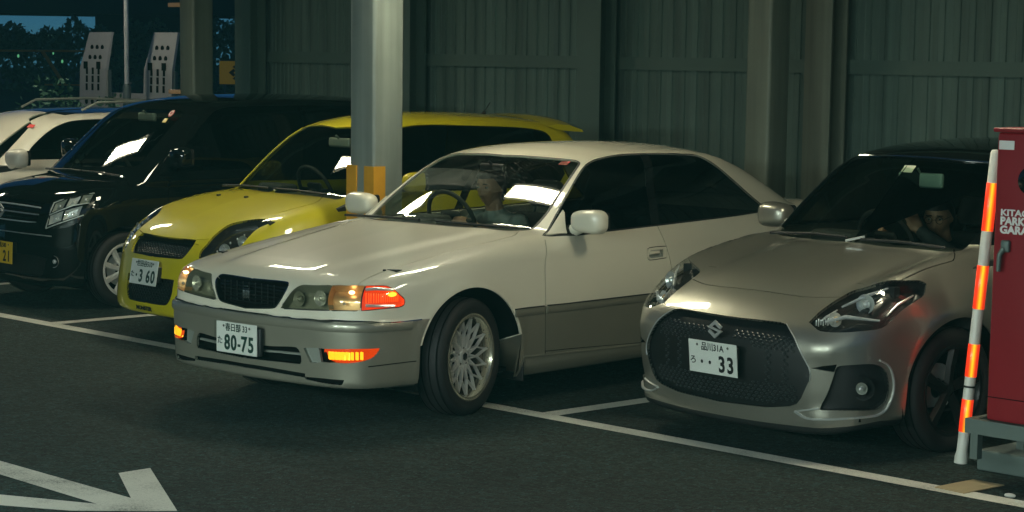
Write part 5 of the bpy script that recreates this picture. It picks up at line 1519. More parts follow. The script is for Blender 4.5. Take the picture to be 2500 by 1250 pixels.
    for y in ys:
        k = 1 - .0*(abs(y)/.56)**2; dr = .075*(abs(y)/.6)**2.2; xx = -.10*(abs(y)/.56)**3
        for x, z in zip(xs, zs): V.append((x + xx*(x-3.02)/.45, y, z - dr))
    n = len(xs); F = []
    for i in range(len(ys)-1):
        for j in range(n): F.append((i*n+j, i*n+(j+1)%n, (i+1)*n+(j+1)%n, (i+1)*n+j))
    F += [tuple(range(n)), tuple((len(ys)-1)*n+j for j in range(n-1, -1, -1))]
    b.add(V, F); b.build('spoiler', M_YELLOWP, root, smooth=50)
    b = MB(); b.tube([(2.88, 0, 1.48), (2.90, 0, 1.505)], [.018, .012], 8); b.tube([(2.89, 0, 1.50), (2.95, 0, 1.57)], .0035, 6); b.build('antenna', M_RUBBER, root)
    wiper(root, [(1.0, -.60, .985), (1.0, -.3, 1.0), (.98, .0, 1.0)]); wiper(root, [(.985, .05, 1.0), (1.01, .3, 1.0), (1.06, .56, .985)])
    door_mirror(root, 1.60, .845, 1.065, M_YELLOWP, (.10, .045, .07), base=(0, -.08, -.05))
    inner_mirror(root, 1.58, 1.30)
    cabin(root, P, 1.0, .935, 2.05, .79, roofz=1.4, belt=.93, wheel_pos=(1.62, -.34, .95, 26))
    underbody(root, P, .83); wheel_well(root, .83, .82, .38); wheel_well(root, 3.26, .82, .38)
    for y in (.735, -.735):
        wheel(root, .83, y, .311, .21, .19, 'five', 0); wheel(root, 3.26, y, .311, .21, .19, 'five', 0)
    plate(root, -.010, .0, .478, .17, M_PLATE, M_INK, '世田谷510', 'た', (('・', -.085), ('3', -.030), ('6', .058), ('0', .116)))
    b = MB(); b.rbox((.02, 0, .47), (.03, .30, .10), .006); b.build('plate_holder', M_BLACK, root)
    return root, sh
Y_ROOT, Y_SH = yellow_hatchback()

# ================================================================ the black minicar
def black_minicar():
    P = KEI; o = OUTM['K']
    root = car_root('black_minicar', POSES['K'], 'glossy black minicar with clear headlamps and a yellow number plate cut by the frame')
    sh = CarShape(P).build(200, 170); pn = Panels(sh, .036)
    pn.line('gap', [(1.02, .735, .95), (.98, .737, .6), (1.0, .73, .25)], .006); pn.line('gap', [(1.95, .73, .98), (1.95, .735, .6), (1.9, .73, .25)], .006)
    pn.poly('side_glass', o['side_glass']); pn.poly('windshield', o['windshield'], center=True); pn.poly('lamp', o['lamp'])
    pn.poly('grille', o['grille'], center=True); pn.poly('low_grille', o['low_grille'], center=True)
    pn.circle('arch', .63, .29, .325); pn.circle('arch', 3.0, .29, .325)
    pn.cut()
    pn.emit('body', 'body', M_BLACKP, root, skirt=.014); pn.emit('gap', 'panel_gap', M_GAP, root, offset=-.006)
    pn.emit('windshield', 'windshield', M_WS, root, offset=-.004)
    for s_ in (1, -1):
        pn.emit('side_glass', 'side_window', M_TINT, root, offset=-.004, side=s_)
        lp = pn.emit('lamp', 'headlight', M_LAMPDARK, root, offset=-.06, side=s_, skirt=1)
        pn.emit('lamp', 'headlight_lens', M_LENS, lp, offset=0, side=s_)
        L = o['lamp']; c = L.mean(0)
        def pt(u_, v_, dp):
            # u along the lamp from the inner edge, v from bottom to top
            a = L[8]*(1-v_) + L[0]*v_; b_ = L[5]*(1-v_) + L[2]*v_
            q, n = surf_point(sh, a*(1-u_) + b_*u_, dp); return (q[0], -q[1]*s_, q[2])
        for u0, u1, v0, v1, mm in ((.06, .40, .12, .46, M_REFLECT), (.44, .80, .10, .44, M_REFLECT), (.08, .36, .56, .90, M_LAMPGREY), (.42, .66, .54, .90, M_REFLECT), (.70, .93, .50, .92, M_LAMPGREY)):
            V = [pt(u0, v0, .018), pt(u1, v0, .018), pt(u1, v1, .018), pt(u0, v1, .018)]
            um, vm = (u0+u1)/2, (v0+v1)/2; w2, h2 = (u1-u0)*.30, (v1-v0)*.30
            V += [pt(um-w2, vm-h2, .042), pt(um+w2, vm-h2, .042), pt(um+w2, vm+h2, .042), pt(um-w2, vm+h2, .042)]
            b = MB(); b.add(V, [(0, 1, 5, 4), (1, 2, 6, 5), (2, 3, 7, 6), (3, 0, 4, 7), (4, 5, 6, 7)]); b.build('reflector_box', mm, lp, smooth=0)
            b = MB(); b.ball(pt(um, vm, .034), .012, 10, 6); b.build('bulb', M_REFLECT, lp)
        for v_ in (.03, .50, .97):
            b = MB(); b.tube([pt(u_, v_, .012) for u_ in (.03, .3, .6, .94)], .004, 6); b.build('chrome_strip', M_EDGE, lp)
        b = MB(); b.tube([pt(.02, v_, .010) for v_ in (.02, .5, .98)], .005, 6); b.build('chrome_strip', M_EDGE, lp)
    gr = pn.emit('grille', 'grille', M_DARK, root, offset=-.03, skirt=1)
    for z, m in ((.797, M_EDGE), (.755, M_GLOSSBLACK), (.715, M_SATIN), (.675, M_GLOSSBLACK), (.645, M_EDGE)):
        pn.ribbon('grille_bar', [(.02, y, z) for y in np.linspace(0, .42, 8)], .009, .009, m, gr, off=-.012, center=True)
    angular_s('badge', M_SATIN, gr, (-.012, 0, .715), .10)
    lg = pn.emit('low_grille', 'lower_grille', M_MESH, root, offset=-.03, skirt=1)
    for s_ in (1, -1):
        q, n = surf_point(sh, np.array([.08, .58, .36]), .004); bowl(root, q, np.array([-1, .25, 0]), .045, M_REFLECT, sides=(s_,), ball=M_REFLECT, name='fog_light')
    pn.ribbon('bumper_strip', [(.0, y, .56) for y in np.linspace(0, .6, 8)], .008, .006, M_SATIN, root, center=True)
    wiper(root, [(.66, -.5, .985), (.62, -.1, 1.0), (.62, .1, 1.0)]); wiper(root, [(.62, .12, 1.0), (.66, .4, .99), (.69, .55, .98)])
    door_mirror(root, 1.08, .80, 1.12, M_BLACKP, (.07, .10, .08))
    for s_ in (1, -1):
        b = MB(); b.rbox((0, 0, 0), (.16, .03, .022), .010); b.build('door_handle', M_CHROME, root, (1.76, -s_*.745, .93))
    red = mat('sticker_red', (.62, .03, .03)); 
    b = MB(); b.lathe([(.001, .002), (.032, .002), (.034, 0), (.001, 0)], 24); st = b.build('inspection_sticker', red, root, (1.235, -.42, 1.44), (0, R(-50), 0))
    b = MB(); b.lathe([(.018, .004), (.023, .004), (.023, .0025), (.018, .0025)], 24, closed=True); b.build('sticker_ring', M_PLATE, st)
    b = MB(); b.rbox((0, 0, 0), (.04, .05, .003), .001); b.build('permit_sticker', M_PLATEY, root, (1.185, -.405, 1.385), (0, R(-50), 0))
    cabin(root, P, .66, .93, 1.55, .68, roofz=1.45, belt=.93, wheel_pos=(1.22, -.3, .95, 24))
    inner_mirror(root, 1.28, 1.40)
    underbody(root, P, .72); wheel_well(root, .63, .71, .34, .29); wheel_well(root, 3.0, .71, .34, .29)
    for y in (.655, -.655):
        wheel(root, .63, y, .285, .195, .16, 'nine', 0); wheel(root, 3.0, y, .285, .195, .16, 'nine', 0)
    plate(root, -.012, .0, .40, .04, M_PLATEY, M_INKB, '練馬580', 'あ', (('・', -.085), ('・', -.03), ('2', .050), ('1', .112)))
    return root, sh
K_ROOT, K_SH = black_minicar()

# ================================================================ the white wagon
def white_wagon():
    P = WAGON; o = OUTM['V']
    root = car_root('white_wagon', POSES['V'], 'white estate car with roof rails at the far end of the row')
    sh = CarShape(P).build(180, 150); pn = Panels(sh, .04)
    pn.poly('side_glass', o['side_glass']); pn.poly('windshield', o['windshield'], center=True)
    pn.circle('arch', .9, .33, .38); pn.circle('arch', 3.55, .33, .38)
    pn.below('dark_cladding', lambda x: .30 + 0*x)
    # black roof panel between the rails
    pn.poly('roof_panel', [(2.12, 0, 1.39), (2.15, .30, 1.38), (2.2, .50, 1.36), (3.0, .52, 1.37), (3.9, .48, 1.33), (3.95, 0, 1.36)], center=True, smooth=False)
    pn.cut()
    pn.emit('body', 'body', M_WHITEP, root, skirt=.014); pn.emit('dark_cladding', 'cladding', M_BLACK, root); pn.emit('roof_panel', 'roof_panel', M_GLOSSBLACK, root)
    pn.emit('windshield', 'windshield', M_WS, root, offset=-.004)
    for s_ in (1, -1):
        pn.emit('side_glass', 'side_window', M_TINT, root, offset=-.004, side=s_)
        b = MB(); b.tube([(2.35, -s_*.52, 1.40), (2.5, -s_*.53, 1.465), (3.0, -s_*.53, 1.475), (3.7, -s_*.50, 1.45), (3.9, -s_*.48, 1.37)], .011, 8); b.build('roof_rail', M_LAMPGREY, root)
    b = MB(); b.rbox((0, 0, 0), (.003, .10, .04), .001); b.build('sticker', mat('sticker_red', (.62, .03, .03)), root, (1.87, -.50, 1.27), (0, R(50), 0))
    door_mirror(root, 1.47, 1.0, 1.03, M_WHITEP, (.075, .12, .075))
    cabin(root, P, 1.22, .95, 2.25, .82, roofz=1.35, belt=.95, wheel_pos=(1.8, -.36, 1.0, 24))
    underbody(root, P, .86); wheel_well(root, .9, .86, .4); wheel_well(root, 3.55, .86, .4)
    for y in (.77, -.77):
        wheel(root, .9, y, .335, .22, .2, 'five', 0, detail=False); wheel(root, 3.55, y, .335, .22, .2, 'five', 0, detail=False)
    return root, sh
V_ROOT, V_SH = white_wagon()

# ================================================================ people
def remeshed(name, mb, voxel, m, parent, smooth_it=4, M=None):
    me = bpy.data.meshes.new(name); me.from_pydata(mb.v, [], mb.f)
    o = bpy.data.objects.new(name, me); COL.objects.link(o)
    bm = bmesh.new(); bm.from_mesh(me); bmesh.ops.recalc_face_normals(bm, faces=bm.faces); bm.to_mesh(me); bm.free()
    r_ = o.modifiers.new('r', 'REMESH'); r_.mode = 'VOXEL'; r_.voxel_size = voxel
    s_ = o.modifiers.new('s', 'SMOOTH'); s_.iterations = smooth_it; s_.factor = .5
    dg = bpy.context.evaluated_depsgraph_get()
    me2 = bpy.data.meshes.new_from_object(o.evaluated_get(dg), depsgraph=dg)
    bpy.data.objects.remove(o); bpy.data.meshes.remove(me)
    me2.materials.clear(); me2.materials.append(m); me2.name = name
    for p in me2.polygons: p.use_smooth = True
    return link(name, me2, parent)

def limb(mb, pts, rad, n=14):
    """tapered limb with rounded ends"""
    mb.tube(pts, rad, n)
    for p, r_ in zip(pts, rad): mb.ball(p, r_*1.0, 14, 10)

def head_mesh(mb, M, s_=1.):
    """a head looking along -x, chin at about -.115, crown at +.125"""
    nu, nv = 44, 34; V = []; F = []
    for i in range(nv+1):
        a = -math.pi/2 + math.pi*i/nv
        for j in range(nu):
            b = 2*math.pi*j/nu
            x, y, z = math.cos(a)*math.cos(b), math.cos(a)*math.sin(b), math.sin(a)
            X, Y, Z = x*.098, y*.076, z*.122
            front = max(-x, 0)
            # jaw narrows, chin comes forward
            if z < -.1:
                k = min(1, (-z-.1)/.9); Y *= 1 - .40*k; X = X*(1-.14*k) - .012*k*front
            # flat face plane, brow
            if x < 0: X = -min(-X, .088 + .0*z) if abs(y) < .9 else X
            X += -.008*math.exp(-((Z-.026)/.012)**2)*math.exp(-(Y/.045)**2)*front
            for sg in (1, -1): X += .013*math.exp(-((Y-sg*.031)/.016)**2 - ((Z-.006)/.013)**2)*front
            # nose, lips, chin
            wn = .010 + .010*max(0, min(1, (.015-Z)/.05))
            if -.046 < Z < .03: X -= (.006 + .022*max(0, (.02-Z)/.06))*math.exp(-(Y/wn)**2)*front
            X -= .007*math.exp(-((Z+.060)/.007)**2)*math.exp(-(Y/.022)**2)*front + .006*math.exp(-((Z+.073)/.006)**2)*math.exp(-(Y/.020)**2)*front
            X += .004*math.exp(-((Z+.0665)/.003)**2)*math.exp(-(Y/.022)**2)*front
            X -= .008*math.exp(-((Z+.100)/.016)**2)*math.exp(-(Y/.022)**2)*front
            V.append(M @ Vector((X*s_, Y*s_, Z*s_)))
    for i in range(nv):
        for j in range(nu): F.append((i*nu+j, i*nu+(j+1)%nu, (i+1)*nu+(j+1)%nu, (i+1)*nu+j))
    mb.add(V, F)
    for sg in (1, -1): mb.ball((0, 0, 0), (.020, .010, .032), 12, 10, M @ Matrix.Translation((.008, sg*.076, .0)) @ Matrix.Rotation(R(15), 4, 'Y'))

M_EYE = mat('eye_white', (.30, .27, .23), rough=.3)
def hand(mb, wrist, direc, palm_n, curl=.6, side=1):
    """palm and five separate curled fingers; direc: along the palm, palm_n: out of the palm"""
    d = Vector(direc).normalized(); n = Vector(palm_n); n = (n - d*n.dot(d)).normalized(); s_ = d.cross(n)*side
    w = Vector(wrist)
    M = Matrix((( d.x, s_.x, n.x, w.x), (d.y, s_.y, n.y, w.y), (d.z, s_.z, n.z, w.z), (0, 0, 0, 1)))
    mb.rbox((.048, 0, 0), (.095, .078, .026), .012, M, 3)
    for k, (off, L) in enumerate(((-.030, .072), (-.010, .080), (.011, .075), (.030, .058))):
        p = Vector((.090, off, 0)); a = 0.; pts = [M @ p]
        for j, f in enumerate((.45, .32, .25)):
            a += curl*(.9 if j else .6); p = p + Vector((math.cos(a)*L*f, 0, math.sin(a)*L*f)); pts.append(M @ p)
        limb(mb, pts, [.0098, .0090, .0082, .0070], 10)
    pts = [M @ Vector((.022, -.034, .004)), M @ Vector((.050, -.058, .014)), M @ Vector((.076, -.062, .030)), M @ Vector((.094, -.054, .042))]
    limb(mb, pts, [.015, .012, .0105, .009], 10)

def seated_person(car, hip, head_at, look, shirt_m, arms, label, hair_len=.0, trouser_m=None, glasses=False, scale=1., long_sleeves=False):
    """hip, head_at and arm joints in car coordinates (back, left, up)"""
    root = empty('person', lv(*hip)); root.matrix_world = car.matrix_basis @ Matrix.Translation(lv(*hip))
    hp = lv(*hip)
    L = lambda p: lv(*p) - hp
    hc = L(head_at)
    yaw, pitch = look
    M = Matrix.Translation(hc) @ Matrix.Rotation(R(yaw), 4, 'Z') @ Matrix.Rotation(R(pitch), 4, 'Y')
    neck = hc + Vector((.03, 0, -.13)); chest = Vector((neck.x*.75 + .02, neck.y*.8, neck.z - .20)); belly = chest*.45 + Vector((0, 0, .02))
    b = MB()
    head_mesh(b, M, scale)
    limb(b, [hc + Vector((.02, 0, -.06)), neck + Vector((.012, 0, -.02))], [.052, .058])
    # torso
    b.ball(chest, (.115, .165, .15), 22, 14); b.ball(belly + Vector((0, 0, .03)), (.115, .150, .17), 22, 14); b.ball((0, 0, .03), (.125, .165, .11), 22, 14)
    b.ball(chest + Vector((.0, 0, .11)), (.085, .185, .07), 22, 12)
    for sg in (1, -1):
        limb(b, [Vector((0, sg*.09, .0)), Vector((-.40, sg*.13, .10)), Vector((-.58, sg*.14, -.22))], [.085, .062, .045])
        b.ball((-.66, sg*.14, -.25), (.12, .045, .035), 14, 8)
    sh = MB()
    for side, (elbow, wrist, hd, hn, curl) in arms.items():
        sg = 1 if side == 'right' else -1      # local +y is the car's right
        sp = chest + Vector((.0, sg*.175, .105)); el, wr = L(elbow), L(wrist)
        limb(b, [sp, (sp+el)/2, el, (el*2+wr)/3, wr], [.056, .046, .040, .040, .027])
        hv = Vector((hd[0], -hd[1], hd[2])); nv = Vector((hn[0], -hn[1], hn[2]))
        hand(b, wr, hv, nv, curl, sg)
        if long_sleeves: limb(sh, [sp, (sp+el)/2, el, el*.12+wr*.88], [.070, .060, .054, .040])
        else: limb(sh, [sp, (sp+el)/2, (sp*.15+el*.85)], [.068, .058, .054])
    body = remeshed('body', b, .0075, M_SKIN, root, 3)
    sh.ball(chest, (.128, .180, .165), 22, 14); sh.ball(belly + Vector((0, 0, .03)), (.128, .165, .185), 22, 14); sh.ball(chest + Vector((.0, 0, .105)), (.098, .20, .078), 22, 12)
    limb(sh, [neck + Vector((.016, 0, -.045)), chest + Vector((0, 0, .12))], [.070, .085])
    remeshed('shirt', sh, .012, shirt_m, root, 5)
    tr = MB(); tr.ball((0, 0, .02), (.138, .178, .115), 22, 14)
    for sg in (1, -1): limb(tr, [Vector((0, sg*.09, .0)), Vector((-.40, sg*.13, .10)), Vector((-.55, sg*.14, -.16))], [.096, .074, .062])
    remeshed('trousers', tr, .014, trouser_m or M_CABIN, root, 5)
    # hair: cap over crown, sides and back, fringe in front
    hm = MB(); nu, nv = 44, 22; V = []; F = []
    for i in range(nv+1):
        for j in range(nu):
            bb = 2*math.pi*j/nu; c = math.cos(bb)
            low = (.46 if c < -.55 else (.05 if c < .1 else -.55))
            if -.55 <= c < .1: low = .46 + (-.10-.46)*((c+.55)/.65)
            if c >= .1: low = -.10 + (-.60+.10)*min(1, (c-.1)/.5)
            low -= hair_len*(.25 if c > -.4 else .1)
            a = math.asin(low) + (math.pi/2 - math.asin(low))*i/nv
            rr = 1.15 + .02*math.sin(bb*5 + .6) * (1 - i/nv) + .008*math.sin(bb*13 + i*.5)*(1 - i/nv)
            V.append(M @ Vector((math.cos(a)*c*.100*rr*scale, math.cos(a)*math.sin(bb)*.080*rr*scale, math.sin(a)*.124*rr*scale)))
    for i in range(nv):
        for j in range(nu): F.append((i*nu+j, i*nu+(j+1)%nu, (i+1)*nu+(j+1)%nu, (i+1)*nu+j))
    hm.add(V, F)
    hm.build('hair', M_HAIR, root, smooth=80)
    for sg in (1, -1):
        e = MB(); e.ball((-.0795, sg*.031, .006), (.0112, .0112, .0075), 12, 8, M); e.build('eye', M_EYE, root)
        e = MB(); e.ball((-.0882, sg*.031, .006), .0052, 10, 6, M); e.build('iris', M_INKB, root)
        e = MB(); e.rbox((-.094, sg*.031, .028), (.006, .034, .006), .002, M); e.build('eyebrow', M_HAIR, root)
    if glasses:
        g = MB()
        for sg in (1, -1): g.lathe([(.019, -.001), (.022, -.001), (.022, .002), (.019, .002)], 20, 'x', M @ Matrix.Translation((-.103, sg*.032, .004)), closed=True)
        g.tube([M @ Vector((-.104, -.010, .006)), M @ Vector((-.104, .010, .006))], .0015, 6)
        for sg in (1, -1): g.tube([M @ Vector((-.103, sg*.053, .008)), M @ Vector((0, sg*.078, .010))], .0015, 6)
        g.build('spectacles', M_INKB, root)
    tag(root, label, 'person')
    return root

M_SHIRT = mat('grey_shirt', (.34, .37, .34), rough=.9, var=.15, var_scale=20)
M_JACKET = mat('dark_jacket', (.05, .056, .056), rough=.85, var=.2, var_scale=25)
seated_person(W_ROOT, (2.47, -.36, .50), (2.345, -.35, 1.120), (6, -5), M_SHIRT,
    {'right': ((2.25, -.60, .78), (2.08, -.49, .90), (-1, .15, .25), (.2, .9, -.3), .55), 'left': ((2.25, -.12, .78), (2.08, -.23, .90), (-1, -.15, .25), (.2, -.9, -.3), .55)},
    'person with short dark hair and a pale grey shirt driving the white sedan', .3)
seated_person(S_ROOT, (2.25, -.34, .47), (2.150, -.33, 1.045), (24, -10), M_JACKET,
    {'right': ((2.06, -.60, .76), (1.86, -.47, .93), (-1, .2, .35), (.2, .9, -.3), .6), 'left': ((2.03, -.10, .83), (1.95, -.315, .985), (-.35, -.25, .78), (.5, -.8, .2), .5)},
    'person in dark clothes with spectacles behind the wheel of the silver hatchback, one hand raised', .5, glasses=True, long_sleeves=True)

# ================================================================ red parking machine, post and pipe
M_RED = mat('red_enamel', (.235, .008, .014), rough=.42, coat=.3, var=.08, var_scale=6)
M_GALV = mat('galvanised', (.13, .165, .15), rough=.5, metal=.5, var=.15, var_scale=12)
M_CONC2 = mat('plinth_concrete', (.10, .13, .118), rough=.85, var=.2, var_scale=6, bump=.6, bump_scale=50)
M_TXT = mat('white_lettering', (.72, .70, .66), rough=.5)
cab = empty('parking_cabinet', (7.62, .30, 0))
tag(cab, 'dark red parking machine cabinet with white lettering on a steel frame', 'parking machine')
b = MB(); b.rbox((.36, .24, .952), (.72, .48, 1.318), .012); b.build('body', M_RED, cab)
b = MB(); b.rbox((.36, .24, 1.6225), (.75, .51, .02), .006); b.build('lid', M_RED, cab)
b = MB(); b.box((.0, -.0025, .40), (.70, .0, .404)); b.build('door_seam', M_GAP, cab)
for z in (.62, 1.30):
    b = MB(); b.tube([(.712, -.004, z-.05), (.712, -.004, z+.05)], .009, 8); b.build('hinge', M_RED, cab)
b = MB(); b.box((.012, -.003, 1.535), (.092, -.0005, 1.575)); b.build('label', M_TXT, cab)
b = MB(); b.lathe([(.001, -.024), (.030, -.022), (.052, -.012), (.062, -.008), (.066, .0), (.001, .0)], 32, 'y', Matrix.Translation((.185, -.0005, 1.40))); b.build('lamp', M_GLOSSBLACK, cab)
b = MB(); b.rbox((0, -.012, 0), (.045, .022, .055), .008, Matrix.Translation((.075, 0, 1.10))); b.tube([(.07, -.02, 1.09), (.055, -.028, 1.06), (.05, -.026, .985)], [.013, .012, .010], 10); b.build('door_lever', M_GALV, cab)
for body, z, s_, bd, sx in (('KITAGAWA', 1.250, .040, .0014, 1.28), ('PARKING', 1.212, .048, .0022, 1.10), ('GARAGE', 1.172, .048, .0022, 1.16)):
    me = text_mesh('lettering', body, s_, M_TXT, .0008, bd, sx, 'LEFT'); link('lettering', me, cab, (.034, -.0015, z), (R(90), 0, 0))
b = MB(); b.box((-.10, -.02, .222), (.78, .02, .29)); b.box((-.10, .40, .222), (.78, .44, .29)); b.box((-.10, .0205, .222), (-.06, .3995, .29)); b.build('steel_frame', M_GALV, cab)
for x, y in ((-.06, .02), (-.06, .40), (.74, .02), (.74, .40)):
    b = MB(); b.box((x-.02, y-.02, .10), (x+.02, y+.02, .2215)); b.build('leg', M_GALV, cab)
pl = MB(); pl.rbox((8.05, .86, .05), (1.26, .66, .10), .012)
tag(pl.build('concrete_plinth', M_CONC2), 'low concrete plinth beneath the red parking machine', 'plinth')

post = empty('marker_post', (7.27, .62, 0)); post.rotation_euler = (R(-2.2), R(3.4), 0)
tag(post, 'white flexible marker post with orange reflective bands, their flash glow painted in', 'post')
M_BAND = bpy.data.materials.new('reflective_glow_band'); M_BAND.use_nodes = True  # flash glow painted in: emission, with a yellow stripe facing the camera
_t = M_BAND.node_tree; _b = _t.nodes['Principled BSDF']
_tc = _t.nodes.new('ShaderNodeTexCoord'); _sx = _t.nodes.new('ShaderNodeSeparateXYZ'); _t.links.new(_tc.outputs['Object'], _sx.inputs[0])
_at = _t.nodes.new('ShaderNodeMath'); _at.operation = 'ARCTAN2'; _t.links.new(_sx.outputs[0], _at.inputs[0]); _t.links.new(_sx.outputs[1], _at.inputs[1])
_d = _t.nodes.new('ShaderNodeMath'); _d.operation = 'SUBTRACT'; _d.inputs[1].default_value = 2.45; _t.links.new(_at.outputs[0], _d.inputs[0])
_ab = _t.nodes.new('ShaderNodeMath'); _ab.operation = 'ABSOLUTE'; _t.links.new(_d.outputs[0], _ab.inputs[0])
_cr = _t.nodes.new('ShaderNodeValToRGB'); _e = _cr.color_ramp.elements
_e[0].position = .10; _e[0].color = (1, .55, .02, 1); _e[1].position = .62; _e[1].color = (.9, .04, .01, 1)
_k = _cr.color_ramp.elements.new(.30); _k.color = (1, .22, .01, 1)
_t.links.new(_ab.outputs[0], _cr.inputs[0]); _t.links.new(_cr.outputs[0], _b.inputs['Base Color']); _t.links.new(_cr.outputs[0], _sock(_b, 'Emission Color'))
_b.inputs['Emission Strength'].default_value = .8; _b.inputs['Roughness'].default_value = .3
RP = .0265
b = MB(); b.lathe([(RP+.006, 0), (RP+.006, .03), (RP, .06), (RP, 1.50), (RP-.006, 1.515), (.001, 1.518)], 24); b.build('shaft', M_WHITEPL, post)
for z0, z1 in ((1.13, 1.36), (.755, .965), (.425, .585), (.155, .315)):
    b = MB(); b.lathe([(RP+.0005, z0), (RP+.0016, z0+.001), (RP+.0016, z1-.001), (RP+.0005, z1)], 48); b.f = b.f[:-2]; b.build('reflective_glow_band', M_BAND, post, smooth=60)
b = MB(); b.lathe([(RP+.001, .372), (RP+.0022, .374), (RP+.0022, .380), (RP+.001, .382)], 24); b.f = b.f[:-2]; b.build('black_ring', M_RUBBER, post)
cd = MB(); cd.tube([(7.30, .95, .101), (7.30, .95, .66), (7.31, .95, .73), (7.345, .945, .785), (7.40, .93, .80), (7.66, .79, .80)], .036, 14)
cd.tube([(7.30, .95, .635), (7.30, .95, .645)], .042, 14)
tag(cd.build('conduit_pipe', M_GALV), 'grey bent conduit pipe rising behind the marker post into the red cabinet', 'pipe')
bp = MB(); bp.add([(7.565, .0, .009), (7.735, -.015, .009), (7.745, .285, .009), (7.575, .285, .009), (7.565, .0, .005), (7.735, -.015, .005), (7.745, .285, .005), (7.575, .285, .005)], [(0, 1, 2, 3), (0, 4, 5, 1), (1, 5, 6, 2), (2, 6, 7, 3), (3, 7, 4, 0)])
tag(bp.build('ground_plate', mat('tan_sheet', (.42, .33, .18), rough=.75, var=.15, var_scale=14, bump=.4, bump_scale=60), smooth=0), 'flat tan board lying across the white bay line by the marker post', 'board')
for i, (x, y, s_) in enumerate(((7.90, .10, .02), (8.0, .02, .014), (8.06, .06, .016))):
    st = MB(); st.ball((x, y, s_*.4), (s_*1.5, s_, s_*.5), 8, 6); tag(st.build('litter_scrap', M_WHITEPL), ['longest pale scrap on the asphalt before the plinth', 'middle pale scrap on the asphalt before the plinth', 'rightmost pale scrap on the asphalt before the plinth'][i], 'scrap', 'pale scraps on the asphalt')
bn = MB(); bn.rbox((2.35, 4.15, .56), (.62, .55, 1.10), .16, n=6)
tag(bn.build('storage_bin', M_BLACK, smooth=50), 'dark rounded bin half hidden behind the white sedan rear window', 'bin')

# ================================================================ beyond the open end
M_LEAF = mat('leaves', (.05, .13, .075), rough=.7, var=.5, var_scale=1.5)
M_LEAF2 = mat('leaves_light', (.08, .20, .11), rough=.7, var=.5, var_scale=1.5)
M_BARK = mat('bark', (.05, .045, .035), rough=.9)
def foliage(name, c, r_, n, size, m, parent=None, kind=None):
    V = []; F = []
    cl = [(RNG.normal(0, .42, 3)) for _ in range(14)]
    for i in range(n):
        q = cl[i % 14] + RNG.normal(0, .22, 3); L = np.linalg.norm(q)
        if L > 1: q = q/L*RNG.uniform(.75, 1.0)
        p = np.array(c) + q*np.array(r_)
        a = RNG.normal(0, 1, 3); a /= np.linalg.norm(a); b_ = np.cross(a, RNG.normal(0, 1, 3)); b_ /= np.linalg.norm(b_)
        s_ = size*RNG.uniform(.6, 1.4); k = len(V)
        V += [p - a*s_, p + b_*s_*.5, p + a*s_, p - b_*s_*.5]; F.append((k, k+1, k+2, k+3))
    b = MB(); b.add(V, F); return b.build(name, m, parent, smooth=0)
def tree(x, y, z0, h, r_, label, m, n=2600, size=.11):
    t = empty('tree', (x, y, 0))
    b = MB(); b.tube([(0, 0, 0), (.05, 0, z0*.6), (.0, .05, z0 + h*.3)], [.16, .12, .06], 8)
    for k in range(5):
        a = k*1.26; b.tube([(.03, 0, z0*.7), (math.cos(a)*r_[0]*.4, math.sin(a)*r_[1]*.4, z0 + h*.35)], [.06, .02], 6)
    b.build('trunk', M_BARK, t)
    foliage('crown', (0, 0, z0 + h*.5), (r_[0], r_[1], h*.55), n, size, m, t)
    return tag(t, label, 'tree', 'trees beyond the car park')
tree(TREES[0][0], TREES[0][1], 1.45, 1.6, (1.45, 1.45), 'dark round tree at the left edge under the strip of sky', M_LEAF, 2600, .10)
tree(TREES[1][0], TREES[1][1], 1.25, 1.35, (1.45, 1.3), 'lower dark tree between the left edge and the perforated ramps', M_LEAF, 2000, .09)
tree(TREES[2][0], TREES[2][1], 1.57, 1.85, (.9, .9), 'bright green tree above the yellow signboard', M_LEAF2, 2600, .085)
def shrub(x, y, r_, h, label, m=M_LEAF2):
    t = empty('shrub', (x, y, 0)); b = MB()
    for k in range(5): b.tube([(0, 0, 0), (math.cos(k*1.3)*r_*.5, math.sin(k*1.3)*r_*.5, h*.6)], .012, 5)
    b.build('stem', M_BARK, t); foliage('foliage', (0, 0, h*.55), (r_, r_, h*.5), 900, .05, m, t); return tag(t, label, 'shrub', 'shrubs by the truck')
shrub(-13.0, 8.0, .55, 1.5, 'blue green shrub at the left edge above the white estate roof')
shrub(-12.4, 8.6, .42, 1.3, 'second smaller shrub left of the perforated ramps')
shrub(-12.2, 11.3, .5, 1.6, 'shrub showing between the right ramp and the pillar')
# lamp post, gate frame, signboard
lp = empty('lamp_post', (-13.55, 9.6, 0)); tag(lp, 'slim pale lamp post rising between the two perforated ramps', 'lamp post')
b = MB(); b.tube([(0, 0, 1.40), (0, 0, 5.2)], .034, 12); b.build('pole', M_WHITEPL, lp)
b = MB(); b.tube([(0, 0, 0), (0, 0, 1.38), (0, 0, 1.42)], [.062, .060, .036], 14); b.tube([(0, 0, 1.405), (.12, 0, 1.43)], .012, 6); b.build('pole_base', M_GALV, lp)
b = MB(); b.tube([(0, 0, 5.1), (.1, -.4, 5.3), (.35, -1.3, 5.32)], .028, 8); b.rbox((.42, -1.6, 5.32), (.22, .7, .09), .03); lh = b.build('lamp_head', M_GALV, lp)
b = MB(); b.box((.34, -1.9, 5.255), (.50, -1.3, 5.272)); b.build('added_lamp_lens', emitter('added_ramp_light', (1, .95, .78), 230), lh, smooth=0)  # unseen lit panel added to brighten the ramps
M_ORANGE = mat('orange_steel', (.50, .20, .04), rough=.6)
GX, GY = -38.46, 22.1
gt = empty('gate_frame', (GX, GY, 0), R(56)); tag(gt, 'rusty orange gate frame with a slanting brace at the far left', 'gate')
